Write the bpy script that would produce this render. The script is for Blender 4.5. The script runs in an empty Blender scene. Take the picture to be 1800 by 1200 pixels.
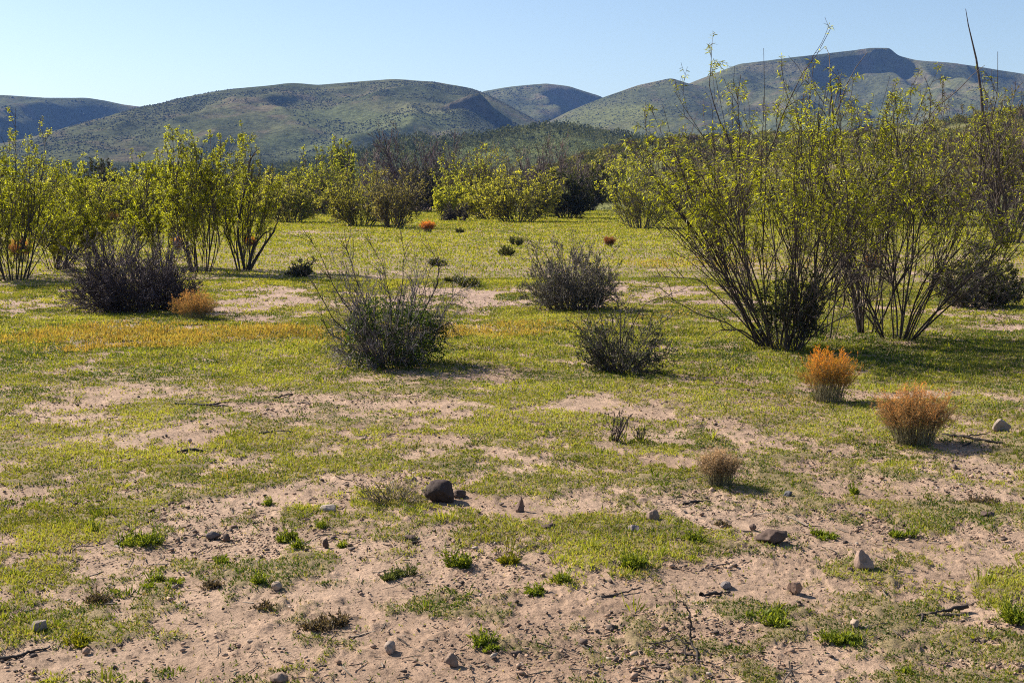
import bpy, math
import numpy as np

SC = bpy.context.scene
COL = SC.collection
pi = math.pi

# ------------------------------------------------------------------ camera
F = 2250.0            # focal length in photo pixels (1800 wide)
CAMZ = 1.6
PITCH = math.atan(260.0 / F)
cp, sp = math.cos(PITCH), math.sin(PITCH)


def ray(px, py):
    u = (np.asarray(px, float) - 900.0) / F
    v = -(np.asarray(py, float) - 600.0) / F
    return u, cp + v * sp, -sp + v * cp


def on_ground(px, py):
    dx, dy, dz = ray(px, py)
    t = -CAMZ / dz
    return float(dx * t), float(dy * t)


def at_depth(px, py, d):
    dx, dy, dz = ray(px, py)
    t = d / dy
    return dx * t, d, CAMZ + dz * t


def project(x, y, z=0.0):
    zz = z - CAMZ
    dep = y * cp - zz * sp
    dep = np.where(np.abs(dep) < 1e-3, 1e-3, dep)
    upv = y * sp + zz * cp
    return 900.0 + F * x / dep, 600.0 - F * upv / dep, dep


cam_d = bpy.data.cameras.new('camera')
cam = bpy.data.objects.new('camera', cam_d)
COL.objects.link(cam)
cam.location = (0, 0, CAMZ)
cam.rotation_euler = (pi / 2 - PITCH, 0, 0)
cam_d.sensor_width = 36.0
cam_d.lens = 45.0
cam_d.clip_start = 0.05
cam_d.clip_end = 20000
SC.camera = cam

# ------------------------------------------------------------------ light
SUN_AZ = math.radians(-54)      # from +Y, clockwise: sun stands left and beyond the scene
SUN_EL = math.radians(37)
sd = np.array([math.sin(SUN_AZ) * math.cos(SUN_EL), math.cos(SUN_AZ) * math.cos(SUN_EL), math.sin(SUN_EL)])
import mathutils
ld = bpy.data.lights.new('sun', 'SUN')
ld.energy = 5.0
ld.angle = math.radians(0.5)
ld.color = (1.0, 0.93, 0.82)
lo = bpy.data.objects.new('sun', ld)
COL.objects.link(lo)
lo.rotation_euler = mathutils.Vector(sd.tolist()).to_track_quat('Z', 'Y').to_euler()
lo.location = (-60, 60, 80)

w = bpy.data.worlds.new('World')
SC.world = w
w.use_nodes = True
wn = w.node_tree
bg = wn.nodes['Background']
sky = wn.nodes.new('ShaderNodeTexSky')
sky.sky_type = 'NISHITA'
sky.sun_disc = False
sky.sun_elevation = SUN_EL
sky.sun_rotation = SUN_AZ
sky.altitude = 1000
sky.air_density = 1.0
sky.dust_density = 0.9
sky.ozone_density = 1.2
wn.links.new(sky.outputs[0], bg.inputs[0])
bg.inputs[1].default_value = 0.070

SC.view_settings.view_transform = 'Standard'
SC.view_settings.look = 'None'
SC.view_settings.exposure = 1.0
SC.view_settings.gamma = 1.0
SC.cycles.max_bounces = 6
SC.cycles.diffuse_bounces = 3
SC.cycles.transmission_bounces = 4
SC.cycles.transparent_max_bounces = 4
SC.cycles.volume_bounces = 0
SC.cycles.pixel_filter_type = 'BLACKMAN_HARRIS'
SC.cycles.filter_width = 1.05
SC.cycles.use_denoising = False

# ------------------------------------------------------------------ noise


def _h(ix, iy, seed):
    n = (ix.astype(np.int64) * 374761393 + iy.astype(np.int64) * 668265263 + seed * 974634777) & 0x7fffffff
    n = ((n ^ (n >> 13)) * 1274126177) & 0x7fffffff
    n = n ^ (n >> 16)
    return (n & 0xffff) / 65535.0


def vnoise(x, y, seed=0):
    x = np.asarray(x, float)
    y = np.asarray(y, float)
    ix = np.floor(x)
    iy = np.floor(y)
    fx = x - ix
    fy = y - iy
    fx = fx * fx * fx * (fx * (fx * 6 - 15) + 10)
    fy = fy * fy * fy * (fy * (fy * 6 - 15) + 10)
    a = _h(ix, iy, seed)
    b = _h(ix + 1, iy, seed)
    c = _h(ix, iy + 1, seed)
    d = _h(ix + 1, iy + 1, seed)
    return (a * (1 - fx) + b * fx) * (1 - fy) + (c * (1 - fx) + d * fx) * fy


def fbm(x, y, octv=4, seed=0, gain=0.5):
    s = 0.0
    amp = 1.0
    tot = 0.0
    for o in range(octv):
        s = s + amp * vnoise(x * 2 ** o + 17.3 * o, y * 2 ** o - 9.1 * o, seed + o)
        tot += amp
        amp *= gain
    return s / tot


def sstep(a, b, x):
    t = np.clip((x - a) / (b - a), 0, 1)
    return t * t * (3 - 2 * t)


def norm(v):
    return v / np.maximum(np.linalg.norm(v, axis=-1, keepdims=True), 1e-9)


# ------------------------------------------------------------------ ground shape and cover


def gz(x, y):
    x = np.asarray(x, float)
    y = np.asarray(y, float)
    r = np.hypot(x, y)
    near = 1 - sstep(30, 70, r)
    z = (fbm(x * 0.35, y * 0.35, 3, 5) - 0.5) * 0.10
    z = z + (fbm(x * 2.2, y * 2.2, 3, 6) - 0.5) * 0.014
    return z * near


# patches read off the place: (px, py, rx, ry, value)
G_ROWS = ([300, 380, 400, 490, 505, 545, 570, 600, 680, 700, 780, 840, 900, 1000, 1100, 1200],
          [0.97, 0.97, 0.92, 0.90, 0.62, 0.60, 0.86, 0.90, 0.80, 0.56, 0.54, 0.55, 0.42, 0.39, 0.38, 0.38])
SAND = [(250, 692, 150, 22, .30), (190, 790, 170, 20, .08), (120, 742, 60, 10, .3), (430, 880, 170, 40, .05), (280, 965, 260, 34, .08),
        (620, 768, 130, 13, .2), (1090, 712, 110, 15, .08), (1280, 707, 60, 9, .1), (1430, 812, 110, 16, .06),
        (1620, 868, 240, 36, .10), (1760, 830, 60, 26, .12), (860, 895, 150, 22, .10), (1010, 885, 90, 22, .12),
        (630, 1080, 190, 65, .07), (730, 1175, 170, 50, .07), (1080, 1165, 140, 30, .15), (1450, 1065, 190, 40, .10),
        (1660, 1060, 160, 60, .12), (1570, 1165, 230, 40, .16), (690, 975, 150, 32, .10), (380, 1060, 140, 28, .12),
        (470, 532, 110, 28, .04), (45, 545, 70, 16, .14), (640, 528, 90, 18, .15), (855, 522, 110, 22, .06),
        (1160, 520, 130, 20, .10), (1750, 582, 80, 7, .05), (1000, 1085, 110, 22, .14), (560, 410, 55, 4, .15),
        (870, 405, 50, 4, .25), (1420, 985, 70, 20, .2), (30, 850, 60, 12, .2), (1240, 640, 40, 5, .4), (350, 1110, 60, 16, .2),
        (100, 1010, 60, 14, .2), (1040, 800, 60, 9, .25), (760, 740, 90, 8, .3), (560, 700, 60, 8, .3), (1700, 690, 120, 9, .25)]
GREEN = [(110, 890, 190, 38, .82), (60, 985, 80, 24, .85), (90, 1062, 120, 28, .85), (230, 1152, 140, 36, .85),
         (440, 1172, 90, 30, .72), (700, 910, 130, 26, .72), (540, 940, 70, 18, .72), (1080, 985, 160, 52, .66),
         (1130, 940, 60, 18, .7), (890, 1120, 90, 34, .66), (1350, 1080, 66, 12, .9), (1480, 1120, 56, 13, .9),
         (1785, 1060, 44, 60, .85), (1640, 940, 100, 20, .62), (1000, 770, 220, 40, .64), (1170, 850, 150, 26, .74),
         (420, 790, 70, 13, .85), (560, 830, 160, 16, .62), (1560, 780, 160, 30, .68), (1500, 640, 320, 34, .94),
         (280, 1020, 50, 10, .8), (820, 1060, 110, 22, .6), (1700, 990, 110, 22, .55), (330, 730, 120, 10, .85), (60, 720, 70, 20, .7)]
ORANGE = [(300, 592, 360, 26, 1.0), (850, 585, 190, 20, .85), (1250, 465, 240, 16, .9), (900, 478, 180, 9, .4),
          (1790, 462, 50, 14, .8), (1010, 395, 450, 9, .35), (760, 440, 160, 8, .35), (1180, 560, 120, 16, .35),
          (500, 830, 120, 9, .25), (1080, 1030, 110, 20, .25), (1440, 700, 90, 16, .3)]


def cover(x, y):
    """share of grass and share of dry orange grass at a ground point"""
    px, py, dep = project(x, y, 0.0)
    wx = (fbm(x * 0.8, y * 0.8, 3, 31) - .5)
    wy = (fbm(x * 0.8, y * 0.8, 3, 47) - .5)
    pxw = px + wx * 260
    pyw = py + wy * np.clip((py - 340) * 0.16, 4, 120)
    inside = (dep > 0.5) & (py > 342)
    pyc = np.clip(pyw, 345, 1500)
    g = np.interp(pyc, G_ROWS[0], G_ROWS[1])
    for (cx, cy, rx, ry, v) in SAND + GREEN:
        d = np.sqrt(((pxw - cx) / rx) ** 2 + ((pyw - cy) / ry) ** 2)
        k = 1 - sstep(0.55, 1.25, d)
        g = g * (1 - k) + v * k
    o = np.zeros_like(g)
    for (cx, cy, rx, ry, v) in ORANGE:
        d = np.sqrt(((pxw - cx) / rx) ** 2 + ((pyw - cy) / ry) ** 2)
        o = np.maximum(o, v * (1 - sstep(0.45, 1.2, d)))
    g = np.where(py > 665, g * .80 + .085, g * .92 + .03)
    g = np.where(inside, g, 0.6)
    o = np.where(inside, o, 0.1)
    return g, o


def grass_mask(x, y):
    g, o = cover(x, y)
    n = fbm(x * 1.9, y * 1.9, 8, 11, 0.80)
    n = 0.5 + (n - 0.5) * 3.6          # spread to about uniform
    n = n + (vnoise(x * 8.3, y * 8.3, 401) - .5) * .55 + (vnoise(x * 21, y * 21, 402) - .5) * .4
    m = sstep(-0.26, 0.24, g - n)
    no = 0.5 + (fbm(x * 1.3, y * 1.3, 4, 77) - .5) * 2.2
    om = o * sstep(-0.2, 0.7, o - no * 0.85) * 0.66
    return m, om, g


# ------------------------------------------------------------------ mesh builder


class MB:
    def __init__(self):
        self.v = []
        self.q = []
        self.t = []
        self.c = []
        self.n = 0

    def add(self, v, q=None, t=None, c=None):
        v = np.asarray(v, np.float32).reshape(-1, 3)
        if q is not None and len(q):
            self.q.append(np.asarray(q, np.int64) + self.n)
        if t is not None and len(t):
            self.t.append(np.asarray(t, np.int64) + self.n)
        if c is None:
            c = np.ones((len(v), 3), np.float32) * 0.5
        c = np.asarray(c, np.float32)
        if c.ndim == 1:
            c = np.repeat(c[None], len(v), 0)
        self.v.append(v)
        self.c.append(c)
        self.n += len(v)

    def build(self, name, mat, parent=None, smooth=False, loc=None):
        v = np.concatenate(self.v)
        c = np.concatenate(self.c)
        q = np.concatenate(self.q) if self.q else np.zeros((0, 4), np.int64)
        t = np.concatenate(self.t) if self.t else np.zeros((0, 3), np.int64)
        if loc is not None:
            v = v - np.asarray(loc, np.float32)
        me = bpy.data.meshes.new(name)
        me.vertices.add(len(v))
        me.vertices.foreach_set('co', v.ravel())
        me.loops.add(q.size + t.size)
        me.loops.foreach_set('vertex_index', np.concatenate([q.ravel(), t.ravel()]).astype(np.int32))
        me.polygons.add(len(q) + len(t))
        st = np.concatenate([np.arange(len(q)) * 4, q.size + np.arange(len(t)) * 3]).astype(np.int32)
        me.polygons.foreach_set('loop_start', st)
        if smooth:
            me.polygons.foreach_set('use_smooth', np.ones(len(st), bool))
        at = me.attributes.new('col', 'FLOAT_COLOR', 'POINT')
        rgba = np.ones((len(v), 4), np.float32)
        rgba[:, :3] = c
        at.data.foreach_set('color', rgba.ravel())
        me.update(calc_edges=True)
        me.materials.append(mat)
        o = bpy.data.objects.new(name, me)
        COL.objects.link(o)
        if parent is not None:
            o.parent = parent
        if loc is not None:
            o.location = loc
        return o


def tag(o, label, cat, group=None, kind=None):
    o['label'] = label
    o['category'] = cat
    if group:
        o['group'] = group
    if kind:
        o['kind'] = kind
    return o


def empty(name, loc):
    o = bpy.data.objects.new(name, None)
    COL.objects.link(o)
    o.location = loc
    o.empty_display_size = 0.2
    return o


def tubes(mb, pts, rad, k, col, rng):
    """a batch of tapered tubes: pts (B,n,3), rad (B,n)"""
    B, n, _ = pts.shape
    tan = norm(np.gradient(pts, axis=1))
    ref = norm(rng.normal(size=(B, 1, 3)))
    s = norm(np.cross(tan, ref))
    u = np.cross(tan, s)
    a = np.arange(k) * 2 * pi / k
    ring = s[:, :, None, :] * np.cos(a)[None, None, :, None] + u[:, :, None, :] * np.sin(a)[None, None, :, None]
    v = pts[:, :, None, :] + ring * rad[:, :, None, None]
    b = np.arange(B)[:, None, None] * n * k
    i = np.arange(n - 1)[None, :, None] * k
    j = np.arange(k)[None, None, :]
    j2 = (j + 1) % k
    q = np.stack([b + i + j, b + i + j2, b + i + k + j2, b + i + k + j], -1).reshape(-1, 4)
    col = np.asarray(col, np.float32)
    if col.ndim == 1:
        cc = np.repeat(col[None], B, 0) * (0.75 + 0.5 * rng.random((B, 1)))
    else:
        cc = col
    cc = np.repeat(cc, n * k, 0)
    mb.add(v.reshape(-1, 3), q=q, c=cc)


def leaves(mb, pos, d, ln, wd, col, rng, bend=0.0):
    """lance shaped leaves with a fold along the middle"""
    N = len(pos)
    d = norm(d)
    s = norm(np.cross(d, rng.normal(size=(N, 3))))
    nn = np.cross(d, s)
    ln = ln[:, None]
    wd = wd[:, None]
    v = np.empty((N, 4, 3))
    v[:, 0] = pos
    v[:, 1] = pos + d * ln * 0.42 + s * wd * 0.5 + nn * wd * 0.15
    v[:, 2] = pos + d * ln + np.array([0, 0, -1.0]) * ln * bend
    v[:, 3] = pos + d * ln * 0.42 - s * wd * 0.5 + nn * wd * 0.15
    q = np.arange(N * 4).reshape(N, 4)
    mb.add(v.reshape(-1, 3), q=q, c=np.repeat(col, 4, 0))


def mixcol(a, b, t):
    a = np.asarray(a, float)
    b = np.asarray(b, float)
    return a[None] * (1 - t[:, None]) + b[None] * t[:, None]


def grow(start, d, ln, n, wig, up, rng):
    B = len(start)
    pts = np.empty((B, n + 1, 3))
    pts[:, 0] = start
    d = norm(d)
    for i in range(n):
        pts[:, i + 1] = pts[:, i] + d * (ln / n)[:, None]
        d = norm(d + rng.normal(size=(B, 3)) * wig + np.array([0, 0, up]))
    return pts


def sample(pts, idx, t):
    n = pts.shape[1] - 1
    f = np.clip(t, 0, 0.9999) * n
    i = f.astype(int)
    fr = (f - i)[:, None]
    a = pts[idx, i]
    b = pts[idx, i + 1]
    return a * (1 - fr) + b * fr, norm(b - a)


def children(pts, per, t0, t1, ang, rng, upbias=0.0):
    B = len(pts)
    idx = np.repeat(np.arange(B), per)
    t = rng.uniform(t0, t1, len(idx))
    p, tan = sample(pts, idx, t)
    perp = norm(np.cross(tan, rng.normal(size=tan.shape)))
    a = ang * (0.6 + 0.8 * rng.random(len(idx)))[:, None]
    d = tan * np.cos(a) + perp * np.sin(a) + np.array([0, 0, upbias])
    return p, norm(d), t, idx


# ------------------------------------------------------------------ materials


def new_mat(name):
    m = bpy.data.materials.new(name)
    m.use_nodes = True
    nt = m.node_tree
    nt.nodes.clear()
    out = nt.nodes.new('ShaderNodeOutputMaterial')
    return m, nt, out


def veg_mat(name, trans=0.35, rough=0.55, spec=0.25, var=0.35, scale=6.0, tcol=(1.25, 1.15, 0.55)):
    m, nt, out = new_mat(name)
    N = nt.nodes.new
    L = nt.links.new
    at = N('ShaderNodeAttribute')
    at.attribute_name = 'col'
    tc = N('ShaderNodeTexCoord')
    nz = N('ShaderNodeTexNoise')
    nz.inputs['Scale'].default_value = scale
    nz.inputs['Detail'].default_value = 2
    L(tc.outputs['Object'], nz.inputs['Vector'])
    mr = N('ShaderNodeMapRange')
    mr.inputs['From Min'].default_value = 0.3
    mr.inputs['From Max'].default_value = 0.7
    mr.inputs['To Min'].default_value = 1 - var
    mr.inputs['To Max'].default_value = 1 + var
    L(nz.outputs['Fac'], mr.inputs['Value'])
    mul = N('ShaderNodeVectorMath')
    mul.operation = 'SCALE'
    L(at.outputs['Color'], mul.inputs[0])
    L(mr.outputs['Result'], mul.inputs['Scale'])
    bs = N('ShaderNodeBsdfPrincipled')
    bs.inputs['Roughness'].default_value = rough
    bs.inputs['Specular IOR Level'].default_value = spec
    L(mul.outputs[0], bs.inputs['Base Color'])
    if trans > 0:
        tr = N('ShaderNodeBsdfTranslucent')
        tm = N('ShaderNodeVectorMath')
        tm.operation = 'MULTIPLY'
        tm.inputs[1].default_value = tcol
        L(mul.outputs[0], tm.inputs[0])
        L(tm.outputs[0], tr.inputs['Color'])
        mx = N('ShaderNodeMixShader')
        mx.inputs[0].default_value = trans
        L(bs.outputs[0], mx.inputs[1])
        L(tr.outputs[0], mx.inputs[2])
        L(mx.outputs[0], out.inputs['Surface'])
    else:
        L(bs.outputs[0], out.inputs['Surface'])
    return m


M_LEAF = veg_mat('willow_leaf', 0.62, 0.45, 0.35, 0.25, 3.0, (1.18, 1.10, 0.5))
M_FARLEAF = veg_mat('far_leaf', 0.55, 0.6, 0.2, 0.35, 1.2)
M_GRASS = veg_mat('grass_blade', 0.45, 0.55, 0.25, 0.25, 1.5)
M_DRY = veg_mat('dry_plume', 0.58, 0.7, 0.1, 0.2, 5.0, (1.2, 1.0, 0.8))
M_BARK = veg_mat('bark', 0.0, 0.8, 0.2, 0.35, 14.0)
M_BRUSH = veg_mat('brush', 0.25, 0.8, 0.1, 0.3, 0.2)


def rock_mat(name):
    m, nt, out = new_mat(name)
    N = nt.nodes.new
    L = nt.links.new
    at = N('ShaderNodeAttribute')
    at.attribute_name = 'col'
    tc = N('ShaderNodeTexCoord')
    n1 = N('ShaderNodeTexNoise')
    n1.inputs['Scale'].default_value = 30
    n1.inputs['Detail'].default_value = 6
    n1.inputs['Roughness'].default_value = 0.7
    L(tc.outputs['Object'], n1.inputs['Vector'])
    mr = N('ShaderNodeMapRange')
    mr.inputs['From Min'].default_value = 0.25
    mr.inputs['From Max'].default_value = 0.75
    mr.inputs['To Min'].default_value = 0.6
    mr.inputs['To Max'].default_value = 1.35
    L(n1.outputs['Fac'], mr.inputs['Value'])
    mul = N('ShaderNodeVectorMath')
    mul.operation = 'SCALE'
    L(at.outputs['Color'], mul.inputs[0])
    L(mr.outputs['Result'], mul.inputs['Scale'])
    bs = N('ShaderNodeBsdfPrincipled')
    bs.inputs['Roughness'].default_value = 0.85
    bs.inputs['Specular IOR Level'].default_value = 0.2
    L(mul.outputs[0], bs.inputs['Base Color'])
    bp = N('ShaderNodeBump')
    bp.inputs['Strength'].default_value = 0.7
    bp.inputs['Distance'].default_value = 0.006
    L(n1.outputs['Fac'], bp.inputs['Height'])
    L(bp.outputs[0], bs.inputs['Normal'])
    L(bs.outputs[0], out.inputs['Surface'])
    return m


M_ROCK = rock_mat('stone')


def ground_mat():
    m, nt, out = new_mat('ground_soil')
    N = nt.nodes.new
    L = nt.links.new
    at = N('ShaderNodeAttribute')
    at.attribute_name = 'col'
    tc = N('ShaderNodeTexCoord')

    def noise(scale, det, rough=0.6):
        n = N('ShaderNodeTexNoise')
        n.inputs['Scale'].default_value = scale
        n.inputs['Detail'].default_value = det
        n.inputs['Roughness'].default_value = rough
        L(tc.outputs['Object'], n.inputs['Vector'])
        return n

    def rng_(src, a, b, c, d):
        r = N('ShaderNodeMapRange')
        for k, v in zip(('From Min', 'From Max', 'To Min', 'To Max'), (a, b, c, d)):
            r.inputs[k].default_value = v
        L(src, r.inputs['Value'])
        return r.outputs['Result']

    def mulf(a, b):
        r = N('ShaderNodeMath')
        r.operation = 'MULTIPLY'
        L(a, r.inputs[0])
        L(b, r.inputs[1])
        return r.outputs[0]
    nb = noise(9, 6, 0.7)
    nf = noise(60, 5, 0.75)
    nc = noise(26, 3, 0.6)
    f1 = rng_(nb.outputs['Fac'], 0.3, 0.7, 0.84, 1.14)
    f2 = rng_(nf.outputs['Fac'], 0.3, 0.7, 0.78, 1.18)
    f3 = rng_(nc.outputs['Fac'], 0.56, 0.68, 1.0, 0.55)     # darker crumbs of soil and litter
    f = mulf(mulf(f1, f2), f3)
    mul = N('ShaderNodeVectorMath')
    mul.operation = 'SCALE'
    L(at.outputs['Color'], mul.inputs[0])
    L(f, mul.inputs['Scale'])
    bs = N('ShaderNodeBsdfPrincipled')
    bs.inputs['Roughness'].default_value = 0.95
    bs.inputs['Specular IOR Level'].default_value = 0.1
    L(mul.outputs[0], bs.inputs['Base Color'])
    b1 = N('ShaderNodeBump')
    b1.inputs['Strength'].default_value = 0.6
    b1.inputs['Distance'].default_value = 0.03
    L(nb.outputs['Fac'], b1.inputs['Height'])
    b2 = N('ShaderNodeBump')
    b2.inputs['Strength'].default_value = 0.8
    b2.inputs['Distance'].default_value = 0.014
    L(nf.outputs['Fac'], b2.inputs['Height'])
    L(b1.outputs[0], b2.inputs['Normal'])
    L(b2.outputs[0], bs.inputs['Normal'])
    L(bs.outputs[0], out.inputs['Surface'])
    return m


def hill_mat():
    m, nt, out = new_mat('hillside')
    N = nt.nodes.new
    L = nt.links.new
    at = N('ShaderNodeAttribute')
    at.attribute_name = 'col'
    tc = N('ShaderNodeTexCoord')
    n1 = N('ShaderNodeTexNoise')
    n1.inputs['Scale'].default_value = 0.16
    n1.inputs['Detail'].default_value = 5
    n1.inputs['Roughness'].default_value = 0.75
    L(tc.outputs['Object'], n1.inputs['Vector'])
    mr = N('ShaderNodeMapRange')
    for k, v in zip(('From Min', 'From Max', 'To Min', 'To Max'), (0.35, 0.65, 0.55, 1.4)):
        mr.inputs[k].default_value = v
    L(n1.outputs['Fac'], mr.inputs['Value'])
    mul = N('ShaderNodeVectorMath')
    mul.operation = 'SCALE'
    L(at.outputs['Color'], mul.inputs[0])
    L(mr.outputs['Result'], mul.inputs['Scale'])
    bs = N('ShaderNodeBsdfPrincipled')
    bs.inputs['Roughness'].default_value = 1.0
    bs.inputs['Specular IOR Level'].default_value = 0.0
    L(mul.outputs[0], bs.inputs['Base Color'])
    bp = N('ShaderNodeBump')
    bp.inputs['Strength'].default_value = 0.8
    bp.inputs['Distance'].default_value = 3.0
    L(n1.outputs['Fac'], bp.inputs['Height'])
    L(bp.outputs[0], bs.inputs['Normal'])
    L(bs.outputs[0], out.inputs['Surface'])
    return m


M_GROUND = ground_mat()
M_HILL = hill_mat()

# ------------------------------------------------------------------ ground sheet
GROUND_R = 3600.0


def build_ground():
    r = [0.6]
    while r[-1] < 1.8:
        r.append(r[-1] * 1.1)
    while r[-1] < 45:
        r.append(r[-1] * 1.0038)
    while r[-1] < 130:
        r.append(r[-1] * 1.02)
    while r[-1] < GROUND_R:
        r.append(r[-1] * 1.15)
    r[-1] = GROUND_R
    r = np.array(r)
    fine = np.linspace(-math.radians(31), math.radians(31), 860)
    rest = np.linspace(math.radians(31), 2 * pi - math.radians(31), 64)[1:-1]
    a = np.concatenate([fine, rest])
    A, R = np.meshgrid(a, r)
    x = R * np.sin(A)
    y = R * np.cos(A)
    m, om, g = grass_mask(x, y)
    n1 = fbm(x * 1.1, y * 1.1, 4, 201)
    n2 = fbm(x * 7, y * 7, 4, 202, 0.6)
    near = 1 - sstep(25, 45, R)
    z = gz(x, y)
    clod = np.clip(fbm(x * 12, y * 12, 4, 9, 0.7) - 0.54, 0, 1) * 0.045 + (fbm(x * 34, y * 34, 2, 19) - .5) * .008 * sstep(.3, .6, fbm(x * 2.5, y * 2.5, 2, 29))
    z = z + clod * near * (0.6 + 0.8 * (fbm(x * 1.5, y * 1.5, 2, 15)))
    z = z + m * near * 0.012
    sand = mixcol((0.315, 0.208, 0.142), (0.44, 0.308, 0.218), n1.ravel())
    pink = mixcol((0.35, 0.235, 0.18), (0.43, 0.305, 0.24), n2.ravel())
    far = sstep(12, 17, R).ravel()[:, None]
    sand = sand * (1 - far * 0.7) + pink * far * 0.7
    sand = sand * (0.68 + 0.64 * n2.ravel()[:, None])
    thatch = mixcol((0.085, 0.085, 0.022), (0.20, 0.175, 0.055), n2.ravel())
    orange = mixcol((0.22, 0.16, 0.055), (0.30, 0.23, 0.08), n1.ravel())
    mm = m.ravel()[:, None] * 0.58
    oo = om.ravel()[:, None]
    c = sand * (1 - mm) + (thatch * (1 - oo) + orange * oo) * mm
    v = np.stack([x, y, z], -1).reshape(-1, 3)
    nr, na = x.shape
    i = np.arange(nr - 1)[:, None] * na
    j = np.arange(na)[None]
    j2 = (j + 1) % na
    q = np.stack([i + j, i + j2, i + na + j2, i + na + j], -1).reshape(-1, 4)[:, ::-1]
    mb = MB()
    v = np.concatenate([v, [[0, 0, 0]]])
    c = np.concatenate([c, c[:1]])
    jj = np.arange(na)
    t = np.stack([np.full(na, nr * na), jj, (jj + 1) % na], -1)[:, ::-1]
    mb.add(v, q=q, t=t, c=c)
    o = mb.build('ground', M_GROUND, smooth=True)
    tag(o, 'flat sandy ground with low green and dry orange growth', 'ground', kind='structure')


build_ground()

# ------------------------------------------------------------------ grass (stuff)


def scatter(rng, n, r0, r1, p, amax=29.0):
    """points with area density falling as r**-(2-p)"""
    u = rng.random(n)
    r = (r0 ** p + u * (r1 ** p - r0 ** p)) ** (1 / p)
    a = rng.uniform(-math.radians(amax), math.radians(amax), n)
    return r * np.sin(a), r * np.cos(a), r


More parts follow.
